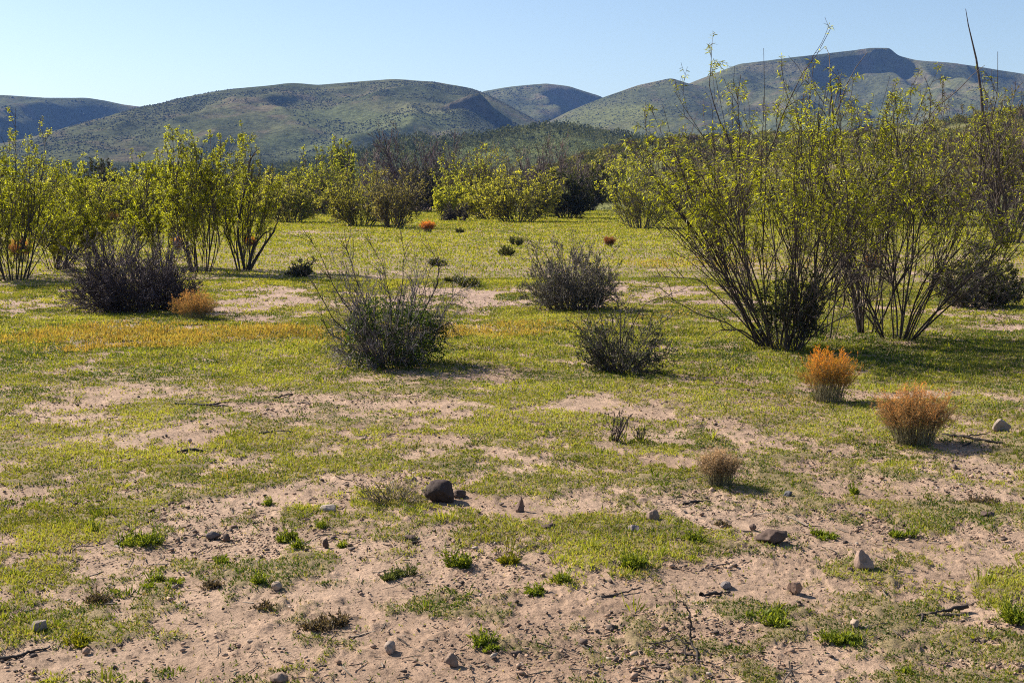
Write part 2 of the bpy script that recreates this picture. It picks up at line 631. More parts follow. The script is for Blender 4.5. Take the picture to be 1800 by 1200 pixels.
def build_grass():
    rng = np.random.default_rng(3)
    mb = MB()
    # low leafy ground cover, single leaves
    for (cnt, r0, r1, pw, fac) in ((1250000, 3.2, 24, 0.75, 1.0), (460000, 18, 120, 0.6, 0.9), (420000, 3.2, 8.5, 0.7, .7)):
        x, y, r = scatter(rng, cnt, r0, r1, pw)
        m, om, g = grass_mask(x, y)
        keep = rng.random(len(x)) < (m * (0.62 + 0.38 * g) + 0.012) * fac
        x, y, r, om, g = x[keep], y[keep], r[keep], om[keep], g[keep]
        n = len(x)
        z = gz(x, y)
        orange = rng.random(n) < om * 0.62
        tall = sstep(0.75, 1.0, g) * (r > 9)
        big = fbm(x * 0.9, y * 0.9, 3, 300)
        ln = rng.uniform(0.009, 0.028, n) * (1 + 0.6 * tall) * (.5 + big) + np.clip(r - 8, 0, 100) * 0.0014
        ln = ln + orange * 0.03
        wd = rng.uniform(0.003, 0.0068, n) + np.clip(r - 5, 0, 100) * 0.0008
        az = rng.uniform(0, 2 * pi, n)
        tilt = rng.uniform(0.15, 1.2, n)
        d = np.stack([np.cos(az) * np.sin(tilt), np.sin(az) * np.sin(tilt), np.cos(tilt)], -1)
        patch = fbm(x * 3.1, y * 3.1, 3, 305)
        tt = np.clip(rng.normal(0.48, 0.24, n) + (big - .5) * 1.5 + (patch - .5) * 1.7, 0, 1)
        c = mixcol((0.055, 0.092, 0.014), (0.325, 0.335, 0.055), tt)
        far = sstep(14, 30, r)[:, None]
        c = c * (1 - far) + mixcol((0.15, 0.190, 0.014), (0.37, 0.37, 0.035), tt) * far
        dry = rng.random(n) < 0.10 + .14 * (1 - g)
        c = np.where(dry[:, None], mixcol((0.24, 0.18, 0.09), (0.42, 0.34, 0.20), rng.random(n)), c)
        c = np.where(orange[:, None], mixcol((0.30, 0.20, 0.05), (0.40, 0.32, 0.08), rng.random(n)), c)
        leaves(mb, np.stack([x, y, z + m[keep] * .008], -1), d, ln, wd, c, rng, 0.1)
    # tussocks: bunches of blades on the green patches near the camera
    x, y, r = scatter(rng, 42000, 3.3, 24, 0.7)
    m, om, g = grass_mask(x, y)
    keep = rng.random(len(x)) < m * sstep(0.35, 0.85, g) * 0.75
    x, y, r, om = x[keep], y[keep], r[keep], om[keep]
    k = 12
    n = len(x)
    hh = np.repeat(rng.gamma(2.2, 0.011, n) + 0.008, k) * np.repeat(0.75 + 0.5 * fbm(x, y, 2, 44), k)
    rad = np.repeat(rng.uniform(0.01, 0.05, n), k)
    az = rng.uniform(0, 2 * pi, n * k)
    rr = rad * np.sqrt(rng.random(n * k))
    bx = np.repeat(x, k) + rr * np.cos(az)
    by = np.repeat(y, k) + rr * np.sin(az)
    tilt = rng.uniform(0.05, 0.9, n * k)
    d = np.stack([np.cos(az) * np.sin(tilt), np.sin(az) * np.sin(tilt), np.cos(tilt)], -1)
    tt = np.repeat(np.clip(rng.normal(0.45, 0.28, n), 0, 1), k) + rng.normal(0, 0.1, n * k)
    c = mixcol((0.085, 0.13, 0.012), (0.34, 0.345, 0.04), np.clip(tt, 0, 1))
    orange = np.repeat(rng.random(n) < om * 0.9, k)
    c = np.where(orange[:, None], mixcol((0.33, 0.20, 0.05), (0.42, 0.30, 0.08), rng.random(n * k)), c)
    leaves(mb, np.stack([bx, by, gz(bx, by) - 0.002], -1), d, hh * rng.uniform(.6, 1.2, n * k) * (1 + orange * 1.2),
           rng.uniform(0.0035, 0.007, n * k) + np.repeat(r, k) * 0.00025, c, rng, 0.15)
    # taller grass out on the flat
    x, y, r = scatter(rng, 90000, 11, 110, 0.7)
    m, om, g = grass_mask(x, y)
    keep = rng.random(len(x)) < m * sstep(0.7, 0.95, g) * 0.8
    x, y, r, om = x[keep], y[keep], r[keep], om[keep]
    n = len(x)
    az = rng.uniform(0, 2 * pi, n)
    tilt = rng.uniform(0.0, 0.5, n)
    d = np.stack([np.cos(az) * np.sin(tilt), np.sin(az) * np.sin(tilt), np.cos(tilt)], -1)
    orange = rng.random(n) < om * 0.9
    tt = np.clip(rng.normal(0.5, 0.2, n) + (fbm(x * .3, y * .3, 3, 301) - .5) * 1.6, 0, 1)
    c = mixcol((0.15, 0.195, 0.014), (0.39, 0.385, 0.036), tt)
    c = np.where(orange[:, None], mixcol((0.34, 0.21, 0.05), (0.44, 0.31, 0.08), rng.random(n)), c)
    leaves(mb, np.stack([x, y, gz(x, y) - 0.004], -1), d, rng.uniform(0.03, 0.085, n) * (1 + r * 0.009),
           rng.uniform(0.006, 0.010, n) + r * 0.0007, c, rng, 0.2)
    o = mb.build('grass', M_GRASS)
    tag(o, 'low green grass and leafy ground cover, orange where dry', 'grass', kind='stuff')


build_grass()

# ------------------------------------------------------------------ soil crumbs and litter (stuff)


def icosphere():
    import bmesh
    bm = bmesh.new()
    bmesh.ops.create_icosphere(bm, subdivisions=1, radius=1.0)
    v = np.array([q.co[:] for q in bm.verts])
    t = np.array([[q.index for q in f.verts] for f in bm.faces])
    bm.free()
    return v, t


ICO_V, ICO_T = icosphere()
OCT_V = np.array([[1, 0, 0], [-1, 0, 0], [0, 1, 0], [0, -1, 0], [0, 0, 1], [0, 0, -1]], float)
OCT_T = np.array([[0, 2, 4], [2, 1, 4], [1, 3, 4], [3, 0, 4], [2, 0, 5], [1, 2, 5], [3, 1, 5], [0, 3, 5]])


def blobs(mb, pos, size, col, rng, V, T, squash=(1, 1, 0.7), jit=0.25):
    n = len(pos)
    k = len(V)
    a = rng.uniform(0, 2 * pi, n)
    ca, sa = np.cos(a)[:, None], np.sin(a)[:, None]
    P = V[None] * (1 + rng.normal(0, jit, (n, k, 1)))
    P = P * np.array(squash) * (1 + rng.uniform(-.3, .3, (n, 1, 3)))
    X = P[:, :, 0] * ca - P[:, :, 1] * sa
    Y = P[:, :, 0] * sa + P[:, :, 1] * ca
    P = np.stack([X, Y, P[:, :, 2]], -1) * size[:, None, None] + pos[:, None]
    t = (T[None] + (np.arange(n) * k)[:, None, None]).reshape(-1, 3)
    mb.add(P.reshape(-1, 3), t=t, c=np.repeat(col, k, 0))


def build_litter():
    rng = np.random.default_rng(8)
    mb = MB()
    x, y, r = scatter(rng, 150000, 3.2, 20, 0.5)
    m, om, g = grass_mask(x, y)
    dens = sstep(0.35, 0.75, fbm(x * 1.6, y * 1.6, 3, 91))
    keep = rng.random(len(x)) < (1 - 0.6 * m) * (0.15 + 0.85 * dens)
    x, y, r = x[keep], y[keep], r[keep]
    n = len(x)
    s = np.minimum(rng.gamma(1.2, 0.0018, n) + 0.0020, 0.015)
    kind = rng.random(n)
    c = mixcol((0.22, 0.135, 0.09), (0.42, 0.285, 0.20), rng.random(n))
    c = np.where((kind > 0.955)[:, None], mixcol((0.28, 0.22, 0.17), (0.42, 0.34, 0.27), rng.random(n)), c)
    c = np.where((kind < 0.38)[:, None], mixcol((0.06, 0.043, 0.035), (0.13, 0.09, 0.07), rng.random(n)), c)
    blobs(mb, np.stack([x, y, gz(x, y) + s * 0.2 + 0.008 * (1 - m[keep])], -1), s, c, rng, ICO_V, ICO_T, (1.25, .9, .65), .32)
    o = mb.build('gravel', M_ROCK)
    tag(o, 'fine gravel and soil crumbs scattered over the bare sand', 'gravel', kind='stuff')
    # fallen twig bits and dead matted stems
    mb = MB()
    x, y, r = scatter(rng, 9500, 3.2, 22, 0.7)
    dens = sstep(0.45, 0.8, fbm(x * 1.2, y * 1.2, 3, 93))
    keep = rng.random(len(x)) < 0.10 + 0.9 * dens
    x, y = x[keep], y[keep]
    n = len(x)
    a = rng.uniform(0, 2 * pi, n)
    d = np.stack([np.cos(a), np.sin(a), rng.normal(0.03, 0.12, n)], -1)
    P = grow(np.stack([x, y, gz(x, y) + 0.006], -1), d, rng.gamma(2, 0.022, n) + 0.02, 3, 0.12, 0.0, rng)
    P[:, :, 2] = np.maximum(P[:, :, 2], gz(P[:, :, 0], P[:, :, 1]) + 0.004)
    rad = np.repeat(rng.uniform(0.0012, 0.0034, (n, 1)), 4, 1)
    c = mixcol((0.055, 0.042, 0.035), (0.26, 0.21, 0.16), rng.random(n) ** 1.6)
    tubes(mb, P, rad, 3, c, rng)
    o = mb.build('twig_litter', M_BARK)
    tag(o, 'short dead twigs and stem bits littering the sand', 'litter', kind='stuff')


build_litter()

# ------------------------------------------------------------------ plants


def arms(pxb, pyb, scale, lines, r0, col, kids=5, depth=.25):
    """hand-placed long branches, polylines in photo pixels turned into real lengths about the plant's base"""
    def f(mb, rng, H, W):
        for ln in lines:
            dy = rng.uniform(-depth, depth)
            n = len(ln)
            P = np.array([((a - pxb) * scale, dy * i / max(n - 1, 1), (pyb - b) * scale) for i, (a, b) in enumerate(ln)])
            t = np.linspace(0, 1, n)
            tt = np.linspace(0, 1, n * 4)
            Q = np.stack([np.interp(tt, t, P[:, i]) for i in range(3)], -1)
            Q[1:-1] = (Q[:-2] + 2 * Q[1:-1] + Q[2:]) / 4
            Q[1:] += np.cumsum(rng.normal(0, .004, Q[1:].shape), 0)
            tubes(mb, Q[None], (r0 * (1 - .8 * tt))[None] * rng.uniform(.7, 1.1), 5, np.array([col]), rng)
            if kids:
                p, d, tk, idx = children(Q[None], kids, .25, 1., .6, rng, .1)
                K = grow(p, d, np.linalg.norm(P[-1] - P[0]) * rng.uniform(.08, .3, len(p)), 4, .2, .03, rng)
                tubes(mb, K, r0 * .4 * np.linspace(1, .4, 5)[None] * np.ones((len(K), 1)), 3, np.array(col) * 1.2, rng)
    return f


def px_scale(px, py):
    return on_ground(px, py)[1] / cp / F


def plant(name, label, cat, px, pyb, pyt, wpx, seed, *, group=None, nst=20, spread=0.7, base=0.12, lean=(0, 0),
          lv=(), stem_r=0.012, stem_n=6, wig=0.10, up=0.06, stem_c=(0.07, 0.055, 0.045), leaf=None, lenvar=(0.6, 1.0),
          depthf=0.8, foot=0, sides=(5, 3, 3, 3), part=('stems', 'foliage'), shift=0.0, mat_leaf=None, extra=None, basew=None, ztop=99.6):
    """multi stemmed woody plant; height and width come from the picture, everything else is grown"""
    rng = np.random.default_rng(seed)
    x0, y0 = on_ground(px, pyb)
    z0 = float(gz(x0, y0)) - 0.01
    scale = y0 / cp / F
    H = (pyb - pyt) * scale
    W = wpx * scale
    az = rng.uniform(0, 2 * pi, nst)
    th = spread * np.sqrt(rng.random(nst))
    d = np.stack([np.cos(az) * np.sin(th) + lean[0], np.sin(az) * np.sin(th) + lean[1], np.cos(th)], -1)
    b = base if basew is None else basew
    rr = b * np.sqrt(rng.random(nst))
    st = np.stack([rr * np.cos(az), rr * np.sin(az), np.zeros(nst)], -1)
    L0 = rng.uniform(lenvar[0], lenvar[1], nst) * (1 - 0.25 * (th / max(spread, .01)) ** 2)
    levels = [grow(st, d, L0, stem_n, wig, up, rng)]
    lens = [L0]
    for (per, t0, t1, ang, lf, n, wg, u) in lv:
        p, dd, t, idx = children(levels[-1], per, t0, t1, ang, rng, 0.05)
        ll = lens[-1][idx] * lf * (1.15 - t * 0.7) * rng.uniform(0.6, 1.3, len(t))
        levels.append(grow(p, dd, ll, n, wg, u, rng))
        lens.append(ll)
    allp = np.concatenate([q.reshape(-1, 3) for q in levels])
    zt = np.percentile(allp[:, 2], ztop)
    xl, xr = np.percentile(allp[:, 0], 1.0), np.percentile(allp[:, 0], 99.0)
    sx = W / max(xr - xl, 1e-4)
    sz = H / max(zt, 1e-4)
    S = np.array([sx, sx * depthf, sz])
    off = np.array([shift * W, 0, 0])
    for i in range(len(levels)):
        q = levels[i] * S
        fr = np.clip(q[:, :, 2:3] / max(H, 1e-3), 0, 1)
        q = q + off * fr
        q[:, :, 2] = np.maximum(q[:, :, 2], -0.02)
        levels[i] = q
    root = empty(name, (x0, y0, z0))
    tag(root, label, cat, group)
    mb = MB()
    r = stem_r
    for i, q in enumerate(levels):
        n = q.shape[1]
        tt = np.linspace(0, 1, n)[None]
        if i == 0:
            rad = r * rng.uniform(0.4, 1.15, (len(q), 1)) * (1 - 0.75 * tt)
        else:
            rad = r * (0.58 ** i) * rng.uniform(0.6, 1.2, (len(q), 1)) * (1 - 0.6 * tt)
        rad = np.maximum(rad, scale * 0.35)
        tubes(mb, q, rad, sides[min(i, 3)], np.array(stem_c) * (1 + 0.35 * i), rng)
    if extra is not None:
        extra(mb, rng, H, W)
    mb.build(part[0], M_BARK, root)
    if leaf:
        lb = MB()
        for (lev, per, t0, t1, ln, wd, ca, cb, droop, zlo) in leaf:
            q = levels[lev]
            idx = np.repeat(np.arange(len(q)), per)
            t = rng.uniform(t0, t1, len(idx))
            p, tan = sample(q, idx, t)
            zf = p[:, 2] / max(H, 1e-3)
            # clumps: whole twigs stay bare by chance, more of them low down
            bare = rng.random(len(q))[idx]
            keep = bare < sstep(zlo - 0.12, zlo + 0.22, zf) * 0.92
            p, tan, idx = p[keep], tan[keep], idx[keep]
            perp = norm(np.cross(tan, rng.normal(size=tan.shape)))
            dd = tan * 0.55 + perp * 0.8 + np.array([0, 0, -droop])
            m = len(p)
            tw = rng.random(len(q))[idx]
            c = mixcol(ca, cb, np.clip(tw * 0.75 + rng.random(m) * 0.35, 0, 1))
            leaves(lb, p, dd, ln * rng.uniform(0.6, 1.25, m), wd * rng.uniform(0.7, 1.2, m), c, rng, droop * 0.3)
        if lb.n:
            lb.build(part[1], mat_leaf or M_LEAF, root)
    return root


YG_A, YG_B = (0.085, 0.105, 0.006), (0.50, 0.525, 0.026)
YL_A, YL_B = (0.15, 0.180, 0.010), (0.56, 0.59, 0.038)     # young willow leaf
LV_WILLOW = ((4, .10, .75, .42, .62, 6, .13, .03), (7, .15, 1.0, .62, .40, 5, .17, .03), (4, .25, 1.0, .7, .42, 3, .20, .0))


def willow(label, px, pyb, pyt, wpx, seed, nst=14, lf=9, ll=0.065, lw=0.013, **k):
    k.setdefault('spread', 0.62)
    k.setdefault('up', .012)
    k.setdefault('wig', .11)
    k.setdefault('lenvar', (.72, 1.0))
    zl = k.pop('zlo', .36)
    ya, yb = k.pop('tint', (YG_A, YG_B))
    k.setdefault('leaf', ((3, max(3, lf // 2), .15, 1.0, ll, lw, ya, yb, .45, zl), (2, max(3, lf // 2), .5, 1.0, ll, lw, ya, yb, .45, zl + .03)))
    k['sides'] = (5, 4, 3, 3)
    k.setdefault('lv', LV_WILLOW)
    return plant('willow', label, 'willow', px, pyb, pyt, wpx, seed, nst=nst, **k)


# right-hand willows
RB = dict(ztop=98.8, ll=.056, lw=.0095, stem_r=0.0115, stem_c=(0.052, 0.040, 0.034), group='willows on the right of the clearing')
willow('large dark-based willow behind the taller orange bunchgrass, leaning left', 1368, 612, 148, 420, 101, nst=28, lf=9, shift=-0.14,
       basew=0.10, spread=.95, extra=arms(1368, 612, px_scale(1368, 612), [
           [(1345, 606), (1300, 560), (1262, 520), (1228, 490), (1190, 488), (1150, 482)], [(1340, 606), (1280, 566), (1225, 548), (1180, 520), (1158, 500)],
           [(1350, 606), (1320, 540), (1270, 480), (1215, 440), (1205, 410)], [(1352, 606), (1330, 500), (1290, 400), (1240, 330), (1200, 260)],
           [(1340, 606), (1300, 575), (1262, 575), (1240, 590)], [(1372, 606), (1385, 480), (1400, 360), (1425, 240), (1440, 150)]], .013, (.07, .055, .047), 7), **RB)
willow('slender willow with few thin stems between the two thickest ones', 1440, 594, 136, 260, 102, nst=7, lf=10, basew=.09, spread=.45, **RB)
willow('tall upright willow whose leafy tips stand against the mesa hill', 1518, 588, 140, 330, 103, nst=10, lf=11, basew=.10, spread=.65,
       extra=arms(1518, 588, px_scale(1518, 588), [[(1510, 584), (1492, 470), (1500, 400), (1535, 330), (1580, 280), (1612, 232), (1642, 190)],
                                                   [(1515, 584), (1500, 450), (1470, 330), (1462, 210), (1455, 140)]], .021, (.085, .068, .058), 8), **RB)
willow('broad willow with many pale stems fanning to the right', 1584, 596, 196, 450, 104, nst=24, lf=7, basew=.09, spread=.95, shift=.10, **RB)
plant('shrub', 'dark green small-leaved shrub crowded inside the stems of the largest willow', 'shrub', 1388, 618, 470, 120, 106, nst=50, spread=.8, basew=.2, stem_r=.005,
      stem_c=(.05, .042, .038), lv=((5, .2, .95, .5, .45, 3, .2, 0), (4, .2, 1, .6, .45, 2, .2, 0)), part=('branches', 'foliage'),
      leaf=((2, 5, 0, 1, .034, .014, (.020, .032, .014), (.060, .075, .026), .1, -1),))
# left-hand willows
LB = dict(zlo=.02, tint=(YL_A, YL_B), stem_r=0.0155, stem_c=(0.06, 0.048, 0.038), group='willows on the left of the clearing', ll=0.047, lw=0.0120)
willow('tall willow at the left end of the row with a spire of leaves', 22, 492, 212, 210, 111, nst=19, lf=21, spread=.75, **LB)
willow('willow cut by the left border of the view', -45, 486, 230, 190, 117, nst=18, lf=20, spread=.7, **LB)
willow('lower bushy willow beside the leftmost spire', 100, 474, 290, 190, 112, nst=21, lf=23, spread=.95, **LB)
willow('leafy willow rising behind the purple-grey shrub', 200, 470, 286, 200, 113, nst=15, lf=23, spread=.6, shift=-.08, **LB)
willow('narrow willow behind the right edge of the purple-grey shrub', 288, 472, 268, 120, 114, nst=12, lf=22, spread=.4, **LB)
willow('tall dense willow with a dark clustered trunk base', 352, 482, 232, 160, 115, nst=20, lf=22, spread=.55, basew=.10, **LB)
willow('willow with one leaning dark trunk at the right end of the row', 432, 478, 242, 125, 116, nst=11, lf=21, shift=.05, spread=.5, extra=arms(432, 478, px_scale(432, 478), [
           [(430, 474), (418, 420), (425, 370), (440, 310), (447, 262)], [(440, 474), (460, 440), (480, 410), (490, 385)], [(436, 474), (446, 430), (470, 405)]], .04, (.05, .04, .034), 5), **LB)

# tree at the right edge with the long bare stem


def bare_stem(mb, rng, H, W):
    P = np.array([[[-0.2, 0, 0], [-0.75, 0, .28 * H], [-1.05, .05, .6 * H], [-1.02, 0, .80 * H], [-1.12, 0, .98 * H], [-1.32, 0, 1.20 * H],
                   [-1.62, 0, 1.42 * H], [-1.72, 0, 1.52 * H]]])
    tubes(mb, P, np.array([[.085, .08, .075, .07, .05, .035, .02, .01]]) * .9, 6, np.array([[.085, .07, .065]]), rng)


willow('tall tree at the right edge with one long bare stem above it', 1775, 428, 165, 210, 121, nst=14, lf=9, ll=.09, lw=.024,
       stem_r=.05, extra=bare_stem, group='willows on the right of the clearing')

# twiggy shrubs
GREY = (0.115, 0.095, 0.095)
LV_TW = ((7, .2, .97, .55, .45, 4, .20, .0), (6, .2, 1., .7, .45, 3, .22, .0))
DK_A, DK_B = (0.035, 0.042, 0.022), (0.075, 0.085, 0.035)


def twigshrub(label, px, pyb, pyt, wpx, seed, name='shrub', **k):
    k.setdefault('nst', 60)
    k.setdefault('spread', 1.3)
    k.setdefault('lv', LV_TW)
    k.setdefault('stem_r', 0.007)
    k.setdefault('stem_c', GREY)
    k.setdefault('wig', .24)
    k.setdefault('lenvar', (.35, 1.0))
    return plant(name, label, 'shrub', px, pyb, pyt, wpx, seed, part=('branches', 'foliage'), **k)


twigshrub('large dense purple-grey twiggy shrub in front of the left willows', 238, 545, 402, 215, 201, nst=250, basew=.35, stem_r=.0055,
          stem_c=(0.052, 0.040, 0.048), leaf=((2, 2, 0, 1, .020, .009, (.040, .036, .032), (.085, .072, .066), .0, .0),),
          extra=arms(238, 545, px_scale(238, 545), [[(215, 540), (180, 520), (150, 500), (128, 478)], [(220, 540), (190, 500), (160, 460), (140, 430)], [(255, 540), (290, 490), (315, 450), (335, 438)],
                                                     [(245, 540), (262, 480), (280, 430), (300, 405)], [(230, 540), (215, 470), (200, 420), (180, 405)]], .007, (.05, .04, .045), 9))
def centre_shrub():
    r = twigshrub('half-bare shrub at centre with long arching twigs and green lower leaves', 690, 648, 452, 220, 202, nst=105, stem_c=(.105, .09, .088),
                  basew=.2, lenvar=(.35, 1.0), lv=((6, .2, .97, .55, .42, 4, .22, .0), (5, .2, 1., .7, .45, 3, .22, .0)), stem_r=.006,
                  extra=arms(690, 648, px_scale(690, 648), [
                      [(672, 640), (640, 580), (600, 530), (575, 480), (562, 440), (545, 412)], [(668, 640), (620, 590), (580, 560), (556, 510), (548, 490)],
                      [(676, 640), (655, 560), (630, 500), (618, 450), (600, 418)], [(684, 640), (690, 540), (680, 470), (655, 420)],
                      [(705, 640), (735, 560), (765, 500), (772, 470), (752, 430)], [(712, 640), (760, 590), (790, 570), (804, 590)],
                      [(715, 640), (760, 600), (780, 540), (795, 545)], [(690, 640), (705, 520), (712, 440), (706, 415)], [(664, 640), (610, 610), (570, 590), (552, 556)]], 0.0085, (.045, .036, .034), 10))
    rng = np.random.default_rng(77)
    lb = MB()
    n = 9500
    a = rng.uniform(0, 2 * pi, n)
    rr = 0.42 * np.cbrt(rng.random(n))
    zz = rng.random(n) ** 0.8 * 0.52
    zz = zz * (.75 + .5 * rng.random(n))
    rr = rr * 1.15
    shape = np.sqrt(np.clip(1 - (zz / .58 - .35) ** 2 * 1.2, 0.05, 1))
    p = np.stack([0.04 + rr * np.cos(a) * shape, rr * np.sin(a) * shape * .85, zz + .02], -1)
    cl = fbm(p[:, 0] * 9 + p[:, 1] * 5, p[:, 2] * 9, 3, 71)
    keep = cl > 0.43
    p, cl = p[keep], cl[keep]
    m = len(p)
    c = mixcol((.016, .034, .008), (.065, .105, .018), np.clip((cl - .4) * 3 + rng.random(m) * .4, 0, 1))
    leaves(lb, p, rng.normal(size=(m, 3)) + np.array([0, 0, .6]), rng.uniform(.018, .042, m), rng.uniform(.010, .018, m), c, rng)
    lb.build('foliage', M_LEAF, r)


centre_shrub()
twigshrub('grey bare-topped shrub on the sandy band right of centre', 1003, 545, 424, 158, 203, nst=140, basew=.3, shift=.0, stem_r=.0055,
          stem_c=(.115, .098, .09), leaf=((2, 3, 0, .65, .022, .010, DK_A, (.07, .075, .04), .0, -.5),),
          extra=arms(1003, 545, px_scale(1003, 545), [[(985, 540), (960, 500), (935, 455), (922, 420)], [(1000, 540), (975, 470), (950, 430), (905, 402)], [(1020, 540), (1050, 500), (1075, 450), (1082, 430)],
                                                      [(1020, 540), (1060, 530), (1090, 545)], [(1005, 540), (1010, 470), (1030, 425), (1036, 412)], [(1015, 540), (1050, 520), (1075, 500), (1100, 505)]], .007, (.085, .07, .062), 9))
twigshrub('low sprawling bare shrub in front of the grey-topped one', 1092, 658, 532, 165, 204, nst=84, basew=.22, stem_r=.006,
          stem_c=(.075, .062, .055), leaf=((2, 3, 0, .7, .022, .010, (.022, .030, .014), (.055, .068, .028), .0, -.9),), lenvar=(.3, 1.0),
          lv=((5, .2, .97, .55, .42, 4, .22, .0), (4, .2, 1., .7, .45, 3, .22, .0)), extra=arms(1092, 658, px_scale(1092, 658), [
              [(1075, 650), (1040, 600), (1018, 570), (1000, 560)], [(1085, 650), (1100, 580), (1130, 530), (1165, 520), (1195, 505)], [(1090, 650), (1090, 560), (1075, 500)],
              [(1100, 650), (1135, 590), (1160, 560), (1180, 555)], [(1080, 650), (1060, 580), (1045, 530)]], .008, (.055, .045, .04), 11))
twigshrub('dark shrub right of the willows with leafy shadowed base', 1715, 542, 428, 150, 205, nst=70, basew=.3,
          leaf=((2, 5, 0, 1, .04, .02, DK_A, (.085, .10, .03), .0, .0),))
twigshrub('small round grey shrublet left of the centre shrub', 528, 488, 455, 44, 206, nst=34, basew=.15, stem_r=.006,
          leaf=((2, 3, 0, 1, .03, .015, DK_A, DK_B, .0, .0),))
twigshrub('small dark round bush at the far edge before the olive bushes', 804, 389, 358, 46, 207, nst=34, basew=.4, stem_r=.014,
          stem_c=(.06, .05, .052), leaf=((2, 4, 0, 1, .07, .04, (.04, .036, .034), (.075, .065, .06), .0, .0),))
for k_, (lab, a, b, c, d) in enumerate([
        ('small dark green tuft in the far meadow, nearer of two', 890, 450, 430, 28),
        ('small brownish tuft in the far meadow, behind the dark green one', 908, 432, 414, 24),
        ('low flat green tuft left of the two meadow tufts', 771, 468, 452, 34),
        ('low dark tuft at the edge of the sandy band', 822, 503, 483, 36),
        ('faint green tuft on the sandy band left of the dark one', 795, 496, 484, 26),
        ('tiny brown tuft far off below the round dark bush', 808, 410, 400, 14)]):
    plant('grass_tuft', lab, 'tuft', a, b, c, d, 230 + k_, nst=50, spread=.9, basew=.25, stem_r=.004, stem_c=(.075, .075, .035),
          group='small tufts in the far meadow', lv=((3, .2, .9, .4, .5, 3, .1, 0),), part=('stalks', 'foliage'),
          leaf=((1, 3, 0, 1, .06, .02, (.05, .065, .015), (.13, .13, .03), .0, .0),))

# ------------------------------------------------------------------ orange bunchgrass


def bunchgrass(label, px, pyb, pyt, wpx, seed, n=300, ca=(.55, .36, .09), cb=(1.0, .52, .04), low=.6, footw=.46, stalk=(.20, .175, .10), flat=.28):
    rng = np.random.default_rng(seed)
    x0, y0 = on_ground(px, pyb)
    z0 = float(gz(x0, y0)) - .01
    s = y0 / cp / F
    H = (pyb - pyt) * s
    W = wpx * s
    root = empty('bunchgrass', (x0, y0, z0))
    tag(root, label, 'bunchgrass', 'orange dry bunchgrasses')
    a = rng.uniform(0, 2 * pi, n)
    q = np.sqrt(rng.random(n))
    b = np.stack([q * np.cos(a) * W * .5 * footw, q * np.sin(a) * W * .4 * footw, np.zeros(n)], -1)
    top = np.stack([q * np.cos(a) * W * .46, q * np.sin(a) * W * .42, H * rng.uniform(.62, .93, n) * (1 - flat * q ** 2.5)], -1)
    top += rng.normal(0, .07 * W, (n, 3)) * np.array([1, 1, .25])
    t = np.linspace(0, 1, 6)[None, :, None]
    P = b[:, None] * (1 - t ** 1.7) + top[:, None] * t ** 1.7
    P[:, :, 2] = top[:, None, 2] * t[:, :, 0]
    P = P + np.cumsum(rng.normal(0, .010 * W, P.shape), 1) * np.array([1, 1, .4]) * t
    mb = MB()
    rad = np.maximum(.0014, s * .20) * rng.uniform(.6, 1.2, (n, 1)) * np.array([[1.1, 1, .9, .75, .6, .4]])
    tubes(mb, P, rad, 3, stalk, rng)
    mb.build('stalks', M_BARK, root)
    # fine side twigs carry the dry flower heads
    p, dd, tt, idx = children(P, 13, low * .9, 1.0, .8, rng, .2)
    tw = grow(p, dd, rng.uniform(.03, .13, len(p)) * H * (1.3 - .5 * tt), 3, .3, .04, rng)
    lb = MB()
    hz = tw[:, -1, 2] / H
    hue = np.clip((hz - low * .8) / (1 - low * .8) * .9 + rng.normal(0, .16, len(tw)), 0, 1)
    c = mixcol(np.array(ca) * .8, cb, hue)
    dull = rng.random(len(tw)) < .20 * (1.1 - hue)
    c = np.where(dull[:, None], np.array([.22, .17, .08])[None], c)
    tubes(lb, tw, np.maximum(.0007, s * .10) * np.ones((len(tw), 4)), 3, c, rng)
    per = 7
    idx = np.repeat(np.arange(len(tw)), per)
    p, tan = sample(tw, idx, rng.uniform(.2, 1.0, len(idx)))
    m = len(p)
    d = tan + norm(rng.normal(size=(m, 3))) * .8
    leaves(lb, p, d, rng.uniform(.006, .015, m) * max(1, s * 180), np.maximum(.0013, s * .25) * rng.uniform(.6, 1.2, m), c[idx] * rng.uniform(.8, 1.25, (m, 1)), rng)
    lb.build('plumes', M_DRY, root)


bunchgrass('tall bright orange bunchgrass in front of the dark-based willow', 1456, 706, 598, 112, 301, n=300)
bunchgrass('wide rust-orange bunchgrass, nearest large one on the right', 1606, 782, 664, 148, 302, n=420, ca=(.52, .36, .17), cb=(.84, .47, .13), low=.56, flat=.3)
bunchgrass('small faded tan bunchgrass, nearest the camera', 1266, 860, 778, 84, 303, n=190, ca=(.50, .40, .26), cb=(.68, .53, .34), low=.58)
bunchgrass('rounded orange bunchgrass at the foot of the purple-grey shrub', 345, 560, 500, 88, 304, n=260, ca=(.50, .33, .11), cb=(.74, .44, .12), low=.42, flat=.5)
bunchgrass('tiny vivid orange bunchgrass far off in the meadow centre', 752, 409, 385, 28, 305, n=110, ca=(.60, .25, .04), cb=(.85, .36, .06), low=.5)
bunchgrass('tiny reddish bunchgrass behind the grey-topped shrub', 1071, 434, 413, 24, 306, n=90, ca=(.30, .12, .04), cb=(.40, .18, .08), low=.4)
bunchgrass('reddish-orange bunchgrass among the leftmost willow stems', 36, 462, 412, 44, 307, n=120, ca=(.5, .22, .05), cb=(.62, .3, .07), low=.5)
bunchgrass('orange bunchgrass glimpsed between the tall willow and its neighbour', 312, 440, 412, 22, 308, n=80, low=.3)
bunchgrass('orange bunchgrass behind the stems at the right end of the left row', 440, 434, 412, 22, 309, n=80, ca=(.42, .15, .03), low=.3)
